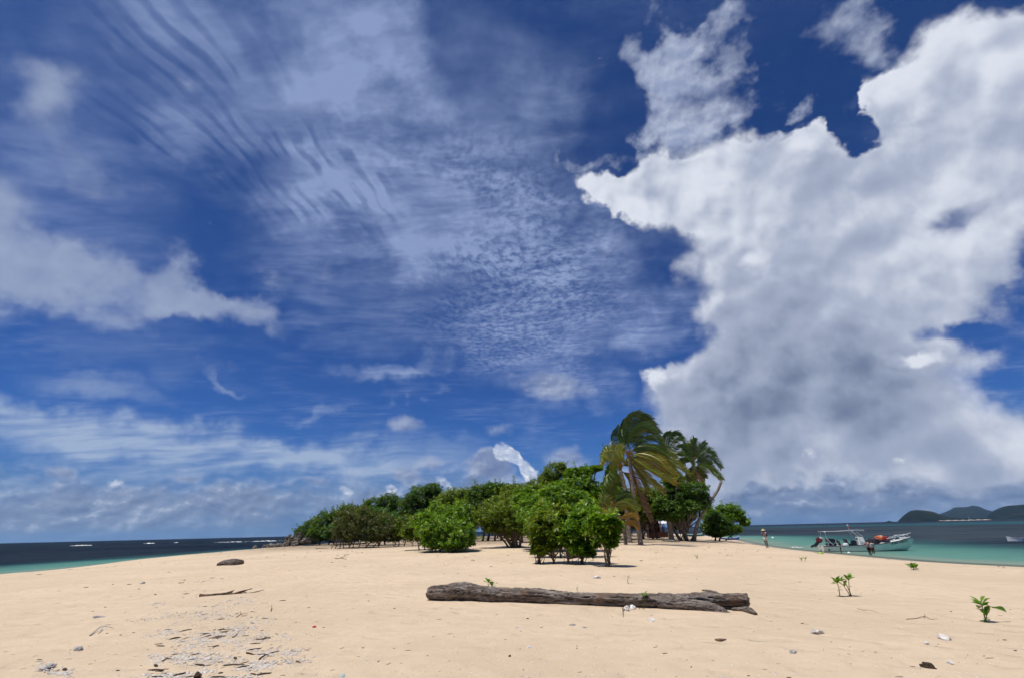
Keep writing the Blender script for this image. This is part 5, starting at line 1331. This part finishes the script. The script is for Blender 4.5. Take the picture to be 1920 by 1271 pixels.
# on the flare of the starboard bow, proud of the planking
i_a = (fr(1666)) / BL
def side_at(s, k):
    for a, b2 in zip(st[:-1], st[1:]):
        if a[0] <= s <= b2[0]:
            f = (s - a[0]) / (b2[0] - a[0]); L = [a[j] + (b2[j] - a[j]) * f for j in range(6)]
            top = Vector((s * BL, -L[1], L[2])); mid = Vector((s * BL, -(L[1] * .8 + L[3] * .2), L[2] * .6 + L[4] * .4)); return top.lerp(mid, k)
pa, pb, pu = side_at(i_a, .85), side_at(i_a + .145, .85), side_at(i_a + .07, .15)
ex = (pb - pa).normalized(); pm_ = (pa + pb) / 2; ey = (pu - pm_); ey = (ey - ex * ey.dot(ex)).normalized(); ez = ex.cross(ey)
lt.matrix_local = Matrix.Translation(pa + ez * 0.05) @ Matrix((ex, ey, ez)).transposed().to_4x4()
# cargo: each thing its own
BMW = boat.matrix_basis
def blob(name, label, cat, loc, d, mat, seed, group=None, rot=0):
    bm = bmesh.new(); bmesh.ops.create_icosphere(bm, subdivisions=3, radius=1.0)
    for v in bm.verts:
        f = 1 + 0.22 * mnoise.fractal(v.co * 1.7 + Vector((seed, 0, 0)), 1, 2, 4)
        v.co = Vector((math.copysign(abs(v.co.x) ** .7, v.co.x) * d[0] * f, math.copysign(abs(v.co.y) ** .7, v.co.y) * d[1] * f, math.copysign(abs(v.co.z) ** .8, v.co.z) * d[2] * f))
    me = bpy.data.meshes.new(name); bm.to_mesh(me); bm.free(); me.materials.append(mat)
    o = obj(name, me, None, BMW @ Vector(loc)); o.rotation_euler.z = rot + boat.rotation_euler.z
    tag(o, label, cat, group); return o
orange = plain('orange_fabric', (0.45, 0.09, 0.03), 0.7); redm = plain('red_fabric', (0.24, 0.015, 0.02), 0.7); bag = plain('dark_bag', (0.025, 0.018, 0.03), 0.8)
blob('life_jacket', 'heap of orange life jackets on the foredeck of the boat', 'life jacket', (fr(1654), -.2, .98), (.36, .42, .26), orange, 1)
blob('life_jacket', 'red life jackets on the foredeck, right of the orange heap', 'life jacket', (fr(1664), -.2, 1.02), (.26, .40, .20), redm, 2)
blob('cushion', 'pale orange cushion on top of the orange life jackets', 'cushion', (fr(1655.5), -.3, 1.21), (.20, .26, .07), plain('pale_orange_cloth', (0.75, 0.36, 0.22), 0.8), 3)
blob('duffel_bag', 'dark bags piled on the foredeck between the console and the orange heap', 'bag', (fr(1643), -.2, .84), (.46, .5, .22), bag, 4)
blob('duffel_bag', 'long dark bundle lying under the orange life jackets', 'bag', (fr(1657), -.35, .84), (.60, .34, .13), bag, 5)
blob('towel', 'white crumpled towel over the side deck amidships', 'towel', (fr(1584.5), -.80, .60), (.20, .16, .12), white, 6)
# dinghy float and rope rubbish at the stern
q = on_ground(1541, 1037)
o = drift('rope_tangle', 'rope', 'yellow green tangle of rope in the shallows under the boat stern', [(1533, 1036.5, .8), (1538, 1037, 1.6), (1544, 1037.5, 1.1)], amp=0.02, mat=plain('green_rope', (0.42, 0.60, 0.12), 0.8))
q = on_ground(1592.5, 1039)
bm = bmesh.new(); bmesh.ops.create_uvsphere(bm, u_segments=20, v_segments=12, radius=.13)
me = bpy.data.meshes.new('ball'); bm.to_mesh(me); bm.free(); me.materials.append(white)
tag(obj('ball', me, None, (q.x, q.y, q.z + .10)), 'white ball at the water edge between the two running children', 'ball')

# ---------------------------------------------------------------- camp in the shade of the palms
tarp_m = plain('white_tarpaulin', (0.80, 0.81, 0.82), 0.6)
c = at(1252, 981, 78); z0 = gz(c.x, 78)
tarp = empty('tarpaulin_shelter', (c.x, 78, z0)); tag(tarp, 'white tarpaulin shelter behind the trunks of the right hand palms', 'shelter')
w_ = 2.3; zt = at(1240, 974.5, 78).z - z0; zl = at(1240, 980.5, 78).z - z0
vs = []; fs = []
for i in range(11):
    for j in range(7):
        u, v = i / 10 * 2 - 1, j / 6 * 2 - 1
        vs.append((u * w_, v * 1.6, zl + (zt - zl) * (1 - v * v) * (0.85 + 0.15 * math.cos(u * 5)) + 0.05 * math.sin(u * 9 + v * 4)))
for i in range(10):
    for j in range(6): fs.append((i * 7 + j, i * 7 + 7 + j, i * 7 + 8 + j, i * 7 + j + 1))
o = obj('roof', mesh_np('roof', vs, fs, tarp_m, smooth=True), tarp); o.modifiers.new('s', 'SOLIDIFY').thickness = 0.02
for sx in (-1, 1):
    for sy in (-1, 1): rod('pole', bark, [(sx * w_ * .95, sy * 1.5, -.05), (sx * w_ * .95, sy * 1.5, zl)], .04, tarp, n=3)
hut_m = plain('dark_red_cloth', (0.045, 0.006, 0.007), 0.85)
c = at(1224, 990, 68); z0 = gz(c.x, 68)
hut = empty('beach_stall', (c.x, 68, z0)); tag(hut, 'dark red cloth covered stall in the shade right of the tallest palm trunk', 'stall')
hh = at(1224, 977, 68).z - z0; hw = 0.75
box('cloth_side', hut_m, (0, 0, hh / 2), (hw * 2, 1.2, hh), hut, .06); box('thatch', bark, (0, 0, hh + .06), (hw * 2.4, 1.7, .14), hut, .05)
for sx in (-1, 1): rod('pole', bark, [(sx * hw * 1.08, -.75, 0), (sx * hw * 1.1, -.75, hh)], .05, hut, n=3)
c = at(1241, 993, 66); z0 = gz(c.x, 66)
tb = empty('folding_table', (c.x, 66, z0)); tag(tb, 'small dark red draped table under the white tarpaulin', 'table')
box('table_top', hut_m, (0, 0, .72), (1.3, .7, .05), tb, .01); box('cloth', plain('brown_red_cloth', (0.05, 0.014, 0.012), 0.85), (0, -.33, .45), (1.26, .03, .52), tb, .01)
for sx in (-1, 1):
    for sy in (-1, 1): box('leg', dark_p, (sx * .58, sy * .28, .35), (.04, .04, .70), tb, 0)
box_b = plain('blue_plastic', (0.02, 0.10, 0.42), 0.45)
c = at(1242, 984, 70); z0 = gz(c.x, 70)
q = person('person in a blue shirt standing under the white tarpaulin', (c.x, 70.0, z0), R(30), 1.65, STAND, cl('blue_shirt', (0.02, 0.09, 0.36)), cl('navy_trousers', (0.02, 0.03, 0.07)), leg_cover=0.95)
# fence of thin stakes in the shade
c0 = at(1203, 990, 72); z0 = gz(c0.x, 72)
fe = empty('stake_fence', (c0.x, 72, z0)); tag(fe, 'row of thin dark stakes in the shade between the tallest palm and the red stall', 'fence')
for k in range(12):
    rod('stake', bark, [(k * .17 - .4, .05 * math.sin(k * 3), -.05), (k * .17 - .38, .03, .9 + .25 * math.sin(k * 2.3))], .022, fe, n=3, seg=5)
rod('rail', bark, [(-.5, 0, .6), (1.7, 0, .62)], .025, fe, n=3)
def rowboat(label, pxa, pxb, py, Y, mat, rot=0.0):
    a, b2 = at(pxa, py, Y), at(pxb, py, Y); L = (b2 - a).length; m = (a + b2) / 2
    root = empty('rowing_boat', (m.x, Y, max(gz(m.x, Y), 0)), rot); tag(root, label, 'boat', None)
    vs = []; fs = []
    S = [(-.5, .25, .42), (-.3, .40, .36), (0, .46, .34), (.3, .38, .40), (.45, .16, .52), (.5, .02, .60)]
    for s, hb, gz_ in S: vs += [(s * L, -hb * 1.3, gz_), (s * L, -hb * .8, .05), (s * L, hb * .8, .05), (s * L, hb * 1.3, gz_)]
    for i in range(5):
        for k in range(3): fs.append((4 * i + k, 4 * i + k + 1, 4 * i + k + 5, 4 * i + k + 4))
    fs.append((0, 3, 2, 1))
    o = obj('hull', mesh_np('hull', vs, fs, mat), root); o.modifiers.new('s', 'SOLIDIFY').thickness = 0.05
    for s in (-.25, .15): box('thwart', white, (s * L, 0, .28), (.25, .9, .04), root, .01)
    for sg in (-1, 1): rod('gunwale', white, [(s * L, sg * hb * 1.3, gz_) for s, hb, gz_ in S], .03, root)
rowboat('blue rowing boat half hidden under the dark low bush at the water edge', 1352, 1386, 1009, 80, box_b)
rowboat('teal green rowing boat behind the base of the leaning dead trunk', 1282, 1322, 1002, 84, plain('teal_paint', (0.02, 0.16, 0.17), 0.4), 0.2)
# ---------------------------------------------------------------- seedlings: every leaf a part
seed_leaf, t, b = material('seedling_leaf')
p = opos(t); n = t.noise(p, 22.0, 4.0, 0.6); ri = t.new('ShaderNodeObjectInfo').outputs['Random']
c = t.mix(ri, (0.075, 0.190, 0.012, 1), (0.180, 0.330, 0.030, 1)); c = t.mix(t.rng(n, 0.5, 0.8, 0, 0.5), c, (0.26, 0.34, 0.05, 1))
t.put(b.inputs['Base Color'], c); b.inputs['Roughness'].default_value = 0.3; b.inputs['Specular IOR Level'].default_value = 0.5
tr = t.new('ShaderNodeBsdfTranslucent'); t.put(tr.inputs[0], t.mix(1.0, c, (1.3, 1.3, 0.4, 1), 'MULTIPLY')); mx = t.new('ShaderNodeMixShader'); mx.inputs[0].default_value = 0.3
t.l.new(b.outputs[0], mx.inputs[1]); t.l.new(tr.outputs[0], mx.inputs[2]); t.l.new(mx.outputs[0], t.n['Material Output'].inputs[0])
seed_dry = plain('dry_leaf', (0.20, 0.22, 0.04), 0.5, 0.3, 20.0)
stem_m = plain('seedling_stem', (0.16, 0.13, 0.05), 0.7, 0.3, 30.0)
def leaf_mesh(L, wd, fold, curl, mat):
    nx, ny = 9, 5; vs = []; fs = []
    for i in range(nx):
        s = i / (nx - 1); w = wd * (math.sin(math.pi * min(1, s ** 1.35 * 0.97 + 0.03)) ** 0.75) * (0.3 + 0.7 * s) * 1.35 + 0.02 * L * (1 - s)
        for j in range(ny):
            v = j / (ny - 1) * 2 - 1
            vs.append((s * L, v * w, abs(v) * w * fold + curl * L * (s * s) * -1 + 0.015 * L * math.sin(s * 9 + v * 2)))
    for i in range(nx - 1):
        for j in range(ny - 1): fs.append((i * ny + j, i * ny + ny + j, i * ny + ny + j + 1, i * ny + j + 1))
    return mesh_np('leaf', vs, fs, mat, smooth=True)
LEAVES = [leaf_mesh(1, .27, .45, c_, seed_leaf) for c_ in (.05, .25, -.15, .45)]
def put_leaf(root, base, d, up, L, k, mat=None):
    d = Vector(d).normalized(); up = Vector(up); y = up.cross(d)
    if y.length < 1e-3: y = Vector((1, 0, 0)).cross(d)
    y.normalize(); z = d.cross(y)
    me = LEAVES[k % 4] if mat is None else leaf_mesh(1, .16, .7, .1, mat)
    o = obj('leaf', me, root); o.matrix_local = Matrix.Translation(base) @ Matrix((d, y, z)).transposed().to_4x4() @ Matrix.Scale(L, 4)
    return o
def seedling(label, px, py, stems, seed, leafL, group='seedlings sprouting from the sand', name='seedling'):
    """stems: list of (pixel path from the ground up, number of top leaves, number of leaves down the stem)"""
    g = on_ground(px, py); root = empty(name, g); tag(root, label, 'seedling', group); rs = random.Random(seed)
    for path, nt, nd in stems:
        P = [at(x_, y_, g.y + rs.uniform(-.02, .02)) - g for x_, y_ in path]; P[0].z = -0.02
        cp = curve_pts(P, 12); r = 0.010
        v, f = tube(cp, [r * (1.2 - 0.6 * i / 11) for i in range(12)], 7, 0.2, seed); obj('stem', mesh_np('stem', v, f, stem_m, smooth=True), root)
        top = cp[-1]
        for k in range(nt):
            a = k * 2.4 + rs.uniform(-.3, .3); e = rs.uniform(0.1, 1.3) if k > 1 else 1.4
            put_leaf(root, top - Vector((0, 0, 0.004 * k)), (math.cos(a), math.sin(a), e), (0, 0, 1), leafL * rs.uniform(.85, 1.3), k)
        for k in range(nd):
            q = cp[int(rs.uniform(1, 9))]; a = rs.uniform(0, 6.28)
            put_leaf(root, q, (math.cos(a), math.sin(a), rs.uniform(-.2, .6)), (0, 0, 1), leafL * rs.uniform(.3, .5), k)
    return root
s_ = seedling('largest seedling, far right, with one folded leaf pointing right', 1848, 1167, [([(1848, 1167), (1845, 1150), (1840, 1131)], 12, 1), ([(1848, 1167), (1849, 1160), (1850, 1152)], 5, 9)], 1, 0.155)
g = s_.location
a = at(1843, 1130, g.y) - g; e_ = at(1863, 1139, g.y) - g
v, f = tube(curve_pts([a, a.lerp(e_, .5), e_], 8), [.006] * 8, 6); obj('stem', mesh_np('stem', v, f, stem_m, smooth=True), s_)
put_leaf(s_, e_ - (e_ - a) * .15, (at(1886, 1141, g.y) - at(1857, 1135, g.y)), (0, -1, .6), (at(1886, 1142, g.y) - at(1857, 1135, g.y)).length, 0, seed_leaf)
seedling('two stemmed seedling with leafy tops, right of the log', 1580, 1118, [([(1575, 1119), (1573, 1103), (1569, 1090)], 13, 4), ([(1595, 1117), (1592, 1100), (1591, 1085)], 10, 9), ([(1594, 1115), (1588, 1106), (1583, 1099)], 4, 2), ([(1592, 1096), (1585, 1092), (1577, 1088)], 4, 0)], 2, 0.15)
seedling('light green seedling growing right in front of the log', 1208, 1140, [([(1208, 1140), (1207, 1128), (1208, 1117)], 7, 7), ([(1209, 1139), (1211, 1133), (1215, 1128)], 4, 2)], 3, 0.12)
seedling('curly leaved seedling peeping over the left half of the log', 917, 1100, [([(917, 1102), (916, 1096), (915, 1091)], 6, 3), ([(919, 1102), (922, 1098)], 4, 1)], 4, 0.15)
seedling('small bushy seedling near the water on the right', 1713, 1068, [([(1713, 1068), (1713, 1064)], 8, 2), ([(1711, 1068), (1708, 1064)], 4, 1), ([(1714, 1068), (1717, 1064)], 4, 1)], 5, 0.2)
seedling('pair of tiny sprouts on the sand below the boat stern', 1506, 1052, [([(1503, 1052), (1503, 1049)], 4, 1), ([(1509, 1052), (1510, 1048)], 4, 1)], 6, 0.15)
seedling('thin lone sprout behind the middle of the log', 1178, 1094, [([(1178, 1094), (1177, 1088), (1178, 1082)], 4, 2)], 7, 0.08)
seedling('very small sprout behind the centre of the log', 1082, 1108, [([(1082, 1108), (1082, 1103)], 3, 0)], 8, 0.06)
seedling('thin sprout on the open sand right of the shrub cluster', 1306, 1046, [([(1305, 1048), (1306, 1044)], 4, 0)], 9, 0.14)
seedling('lowest yellow green plant at the foot of the rocks on the left', 592, 1014, [([(590, 1015), (589, 1010)], 8, 2), ([(594, 1015), (595, 1011)], 8, 2)], 10, 0.55, None)

# ---------------------------------------------------------------- coral, stones and flotsam
coral = plain('bleached_coral', (0.64, 0.60, 0.54), 0.9, 0.2, 14.0, spec=0.15, bmp=0.6, dirt=(0.22, 0.20, 0.18, 1))
coral2 = plain('grey_coral', (0.42, 0.39, 0.36), 0.9, 0.3, 18.0, spec=0.15, bmp=0.6, dirt=(0.10, 0.09, 0.08, 1))
shellm = plain('white_shell', (0.74, 0.72, 0.68), 0.5, 0.1)
darkw = plain('dark_wood_scrap', (0.055, 0.038, 0.026), 0.85, 0.4, 30.0, spec=0.2)
brownw = plain('brown_twig', (0.17, 0.115, 0.075), 0.85, 0.3, 30.0, spec=0.2)
def lump(rs, scale, sub=2, rough=0.35):
    bm = bmesh.new(); bmesh.ops.create_icosphere(bm, subdivisions=sub, radius=1.0); sd_ = rs.uniform(0, 50)
    for v in bm.verts:
        f = 1 + rough * mnoise.fractal(v.co * 1.6 + Vector((sd_, 0, 0)), 1, 2, 3) + 0.15 * mnoise.noise(v.co * 5 + Vector((0, sd_, 0)))
        v.co = Vector((v.co.x * scale[0], v.co.y * scale[1], v.co.z * scale[2])) * f
    return bm
def stone(name, cat, label, px, py, wpx, asp, mat, seed, flat=0.6, group=None):
    g = on_ground(px, py); r = wpx / 2 * (g - Vector((0, 0, EYE))).length / 985; rs = random.Random(seed)
    bm = lump(rs, (r, r * asp, r * flat), 3, 0.5)
    me = bpy.data.meshes.new(name); bm.to_mesh(me); bm.free(); me.materials.append(mat); me.polygons.foreach_set('use_smooth', [seed % 2 == 0] * len(me.polygons))
    o = obj(name, me, None, g + Vector((0, 0, r * flat * .45))); o.rotation_euler = (rs.uniform(-.2, .2), rs.uniform(-.2, .2), rs.uniform(0, 3)); tag(o, label, cat, group); return o
def twig(label, paths, mat, r=0.007, group='loose twigs on the sand', name='twig', cat='twig', lift=0.02):
    g0 = on_ground(*paths[0][0]); vs = []; fs = []
    for k, path in enumerate(paths):
        P = []
        for i, q in enumerate(path):
            g = on_ground(q[0], q[1]); P.append(g - g0 + Vector((0, 0, r + (q[2] if len(q) > 2 else 0))))
        n = max(6, len(P) * 4); v, f = tube(curve_pts(P, n), [r * (1.1 - .7 * i / (n - 1)) for i in range(n)], 6, 0.4, k); n0 = len(vs); vs += v; fs += [tuple(n0 + i for i in q) for q in f]
    o = obj(name, mesh_np(name, vs, fs, mat, smooth=True), None, g0); tag(o, label, cat, group); return o
CG = 'bleached coral lumps on the sand'
# white block tied with a strap by the log
blk = stone('coral_block', 'stone', 'white heart shaped coral block with dark cracks, in front of the log', 1176, 1145, 13, .8, coral, 11, .75)
blk2 = stone('coral_block', 'stone', 'upper right half of the white coral pair in front of the log', 1187, 1142, 11, .8, shellm, 12, .8)
twig('dark strap of seaweed hanging from the white coral block', [[(1168, 1143, .03), (1168.5, 1150), (1169, 1158)]], darkw, .009, None, 'seaweed_strap', 'seaweed')
stone('coral_piece', 'coral', 'small white branching coral piece below the log', 1221, 1164, 11, .6, shellm, 13, .55, CG)
stone('coral_piece', 'coral', 'grey white coral heap behind the log, right of centre', 1119, 1084, 13, .8, coral, 14, .5, CG)
stone('coral_piece', 'coral', 'grey white coral slab in the lower right foreground', 1533, 1187, 24, .55, coral, 15, .28, CG)
stone('coral_piece', 'coral', 'lumpy pale coral farther right in the lower right foreground', 1771, 1198, 19, .6, coral, 16, .4, CG)
stone('coral_piece', 'coral', 'small pale coral chip beside the lumpy coral in the lower right', 1738, 1207, 10, .6, shellm, 17, .4, CG)
stone('coral_piece', 'coral', 'faint grey coral fragment below the pale slab in the lower right', 1487, 1224, 14, .6, coral2, 18, .4, CG)
stone('coral_piece', 'coral', 'white coral chip near the lower right above the dark wood lump', 1782, 1244, 11, .6, coral, 19, .4, CG)
stone('coral_piece', 'coral', 'pair like white coral scrap below the middle of the log', 1073, 1172, 12, .5, coral2, 20, .3, CG)
stone('coral_piece', 'coral', 'flat grey coral scrap right of the scrap below the log middle', 1097, 1177, 8, .6, coral2, 22, .3, CG)
stone('coral_piece', 'coral', 'tiny white shell left of the scrap below the log middle', 970, 1177, 8, .5, shellm, 24, .3, CG)
stone('shell', 'shell', 'black and white shell chip in the centre foreground', 993, 1214, 8, .7, shellm, 25, .5)
stone('charcoal', 'charcoal', 'black speck of charcoal in the centre foreground', 956, 1230, 5, .8, darkw, 26, .7)
stone('bottle_cap', 'bottle cap', 'small bright red plastic cap on the sand left of centre', 589, 1176, 6, .8, plain('red_plastic', (0.55, 0.015, 0.02), 0.4), 28, .6)
stone('glass_shard', 'glass', 'pale blue glass shard at the bottom edge left of centre', 642, 1268, 9, .7, plain('sea_glass', (0.35, 0.52, 0.55), 0.2), 30, .4)
stone('coral_heap', 'coral', 'largest pile of broken coral and twigs in the lower left corner', 90, 1252, 20, .7, coral2, 31, .3)
stone('coral_piece', 'coral', 'brownish round coral lump above the lower left pile', 146, 1219, 13, .7, coral2, 32, .5, CG)
stone('coral_piece', 'coral', 'loose patch of grey coral above the curved twig on the left', 185, 1157, 14, .6, coral2, 33, .25, CG)
stone('coral_piece', 'coral', 'small dark stone high on the left beach', 267, 1094, 8, .7, coral2, 34, .5, CG)
stone('wood_lump', 'wood', 'dark knobbly wood lump in the lower right corner', 1741, 1252, 18, .6, darkw, 51, .5)
drift('wood_chip', 'wood', 'brown curled wood chip below the right end of the log', [(1341, 1199, 1.5), (1350, 1201, 3), (1362, 1199, 1)], amp=0.006, mat=brownw)
stone('wood_lump', 'wood', 'dark stump of wood cut by the bottom edge of the photo, left of centre', 370, 1270, 13, .7, darkw, 53, .7)
twig('curved grey twig bowed like an arch, left foreground', [[(168, 1192), (178, 1186, .02), (190, 1180, .05), (203, 1179, .03), (213, 1179)], [(191, 1181, .05), (188, 1185), (184, 1188)]], coral2, .012)
twig('long thin twig with a knot, between the two stemmed seedling and the largest seedling', [[(1700, 1161), (1718, 1160), (1735, 1158, .02), (1745, 1161), (1757, 1160)], [(1733, 1159), (1736, 1156, .04)]], brownw, .007)
twig('long thin curved twig right of the forked end of the log', [[(1608, 1141), (1618, 1144), (1632, 1144), (1648, 1149)]], brownw, .005)
twig('short dark stick near the bottom left cluster of coral', [[(462, 1226), (470, 1226), (475, 1228)]], darkw, .012)
twig('slanting dark stick in the coral field, lower left', [[(486, 1237), (496, 1233, .02), (504, 1229)]], darkw, .012)
twig('olive slanting stick in the middle of the coral field', [[(436, 1195), (442, 1192), (448, 1188, .03)]], brownw, .010)
twig('brown twig left of the olive slanting stick', [[(408, 1182), (418, 1180), (424, 1181), (438, 1181)]], darkw, .009)
twig('thin brown twig above the coral field', [[(443, 1157), (452, 1152), (464, 1150)], [(452, 1152), (450, 1149, .03)]], brownw, .008)
twig('short dark stick at the left of the coral field', [[(304, 1240), (312, 1236), (320, 1235)]], brownw, .010)
twig('small dark twig under the coral field, lower left', [[(300, 1259), (306, 1257)]], darkw, .014)
twig('tiny upright twig right of the coral field', [[(508, 1146), (509, 1141, .04), (508, 1138, .06)]], brownw, .008)
twig('forked twig on the upper beach below the sparse brownish bush', [[(628, 1047), (636, 1047), (645, 1044, .05), (652, 1042, .1)], [(640, 1046), (650, 1049)], [(645, 1044, .05), (648, 1042, .14)]], brownw, .02)
twig('dark wispy branch lying below the two inner bushes on the left', [[(592, 1028), (604, 1028), (616, 1028)]], darkw, .03)
twig('twig with two stubs beside the white coral block', [[(1192, 1138), (1204, 1139), (1216, 1138)], [(1200, 1139), (1198, 1143)], [(1204, 1139), (1207, 1143)]], brownw, .008)
# pile of dead branches
g0 = on_ground(420, 1117); rs = random.Random(5)
pile = empty('branch_pile', g0); tag(pile, 'long pile of dark dead branches on the left beach', 'branches')
for k, path in enumerate([[(373, 1117), (385, 1116), (400, 1114), (423, 1111)], [(400, 1116), (412, 1115), (424, 1111), (438, 1106)], [(418, 1117), (430, 1112), (437, 1106)], [(424, 1117), (436, 1113), (450, 1108), (472, 1103)],
                          [(416, 1118), (440, 1115), (460, 1113), (495, 1105)], [(430, 1114), (444, 1112), (462, 1106), (470, 1102)], [(440, 1115), (455, 1112), (475, 1110), (488, 1107)], [(390, 1119), (398, 1116), (410, 1114)], [(445, 1113), (455, 1109), (462, 1110)], [(432, 1116), (452, 1115), (470, 1112)]]):
    P = []
    for i, q in enumerate(path):
        g = on_ground(q[0], 1118 - (q[0] - 373) * 0.075); P.append(Vector((g.x, g.y, at(q[0], q[1], g.y).z if i else g.z + .03)) - g0)
    n = 14; r = [.05, .035, .035, .03, .022, .018, .02, .03, .025, .03][k]
    v, f = tube(curve_pts(P, n), [r * (1.1 - .8 * i / (n - 1)) for i in range(n)], 7, 0.4, k); obj('branch', mesh_np('branch', v, f, darkw if k % 3 else brownw, smooth=True), pile)

# countless bits of broken coral, shells and twigs: loose ground cover
def scatter(name, n, mat, fld, size, seed, elong=1.0, sub=1, flat=0.5, kinds=5):
    rs = np.random.RandomState(seed); base = []
    for k in range(kinds):
        bm = lump(random.Random(seed + k), (elong, 1 / elong ** .5, flat), sub, 0.6); bm.verts.ensure_lookup_table()
        base.append((np.array([v.co[:] for v in bm.verts]), np.array([[v.index for v in f_.verts] for f_ in bm.faces]))); bm.free()
    VV = []; FF = []; n0 = 0
    xs, ys = fld(rs, n); zs = ground_z(xs, ys)
    for i in range(len(xs)):
        bv, bf = base[rs.randint(kinds)]; s = size * min(np.exp(rs.normal() * .5), 2.1); a = rs.rand() * 6.28 if elong < 1.5 else rs.normal() * .7 + .3
        ca, sa = math.cos(a), math.sin(a); q = bv * s
        VV.append(np.stack([q[:, 0] * ca - q[:, 1] * sa + xs[i], q[:, 0] * sa + q[:, 1] * ca + ys[i], q[:, 2] + zs[i] + s * flat * .35], 1)); FF.append(bf + n0); n0 += len(bv)
    return tag(obj(name, mesh_np(name, np.concatenate(VV), np.concatenate(FF), mat)), kind='stuff')
# the drift line of rubble: patches read off the beach on the left
PATCH = [(330, 1150, 70, 6), (400, 1152, 60, 8), (300, 1182, 40, 6), (420, 1180, 60, 8), (380, 1195, 70, 10), (350, 1225, 60, 10), (400, 1230, 50, 12), (500, 1240, 45, 12), (320, 1262, 60, 8), (520, 1215, 50, 8), (90, 1248, 22, 8), (120, 1256, 30, 5), (370, 1090, 60, 5), (350, 1112, 50, 5), (440, 1128, 60, 8), (470, 1165, 40, 8), (440, 1265, 60, 6), (300, 1130, 30, 4), (480, 1195, 40, 8), (560, 1232, 25, 5)]
def fld_patch(rs, n):
    w = np.array([p_[2] * p_[3] for p_ in PATCH], float); w /= w.sum(); X_ = []; Y_ = []
    sub = rs.choice(len(PATCH), n, p=w)
    clus = {k: [(rs.normal() * .6, rs.normal() * .6) for _ in range(16)] for k in range(len(PATCH))}
    for k in sub:
        px, py, sx, sy = PATCH[k]; cx, cy = clus[k][rs.randint(16)]
        qx = px + (cx + rs.normal() * .17) * sx; qy = py + (cy + rs.normal() * .30) * sy - cx * sx * .10
        d = ray(qx, min(qy, 1300)); h_ = EYE - 0.8; t_ = -h_ / d.z; X_.append(d.x * t_); Y_.append(d.y * t_)
    return np.array(X_), np.array(Y_)
def fld_wide(rs, n):
    px = rs.rand(n) * 2100 - 90; py = 1290 - 235 * rs.rand(n) ** 1.3; X_ = []; Y_ = []
    for a_, b_2 in zip(px, py):
        d = ray(a_, b_2); t_ = -(EYE - .8) / d.z; X_.append(d.x * t_); Y_.append(d.y * t_)
    X_, Y_ = np.array(X_), np.array(Y_); k = (shore_dist(X_, Y_) > 2) & (Y_ < 42); return X_[k], Y_[k]
scatter('coral_rubble', 4200, coral, fld_patch, 0.0105, 41, 1.5, 1, 0.4)
scatter('coral_rubble', 900, coral2, fld_patch, 0.010, 42, 1.8, 1, 0.4)
scatter('twig_litter', 170, darkw, fld_patch, 0.020, 43, 2.6, 1, 0.35)
scatter('shell_grit', 2200, coral, fld_wide, 0.008, 44, 1.3, 1, 0.4)
scatter('twig_litter', 420, brownw, fld_wide, 0.0095, 45, 2.8, 1, 0.3)
scatter('twig_litter', 160, darkw, fld_wide, 0.010, 46, 1.8, 1, 0.5)
def fld_mid(rs, n):
    x = rs.rand(n) * 60 - 32; y = 18 + rs.rand(n) ** .7 * 40; k = (shore_dist(x, y) > 3) & (fbm(x * .2, y * .35, 3) > .48); return x[k], y[k]
scatter('leaf_litter', 900, brownw, fld_mid, 0.030, 47, 1.8, 1, 0.3)
def fld_wrack(rs, n):
    k = rs.randint(len(SP), size=n); f = rs.rand(n)[:, None]; q = SP[k] * (1 - f) + SP[(k + 1) % len(SP)] * f
    cen_ = np.array([0, 40.0]); q = q + (cen_ - q) / np.linalg.norm(cen_ - q, axis=1)[:, None] * (1.1 + np.abs(rs.normal(size=n))[:, None] * .25)
    m = (q[:, 1] > 20) & (q[:, 1] < 70) & (vnoise(q[:, 0] * .5, q[:, 1] * .5) > .45); return q[m, 0], q[m, 1]
scatter('seaweed_line', 420, brownw, fld_wrack, 0.035, 48, 2.0, 1, 0.25)

# ---------------------------------------------------------------- sea air
air = bpy.data.materials.new('sea_air'); air.use_nodes = True
_n = air.node_tree; _n.nodes.clear()
_v = _n.nodes.new('ShaderNodeVolumePrincipled'); _v.inputs['Color'].default_value = (0.40, 0.68, 1.0, 1); _v.inputs['Density'].default_value = 3.6e-5; _v.inputs['Anisotropy'].default_value = 0.2
_o = _n.nodes.new('ShaderNodeOutputMaterial'); _n.links.new(_v.outputs[0], _o.inputs['Volume'])
air.cycles.homogeneous_volume = True
bm = bmesh.new(); bmesh.ops.create_cube(bm, size=1.0)
for v in bm.verts: v.co = Vector((v.co.x * 70000, v.co.y * 70000, -6.0 if v.co.z < 0 else 420.0))
me = bpy.data.meshes.new('haze'); bm.to_mesh(me); bm.free(); me.materials.append(air)
tag(obj('haze', me), kind='stuff')
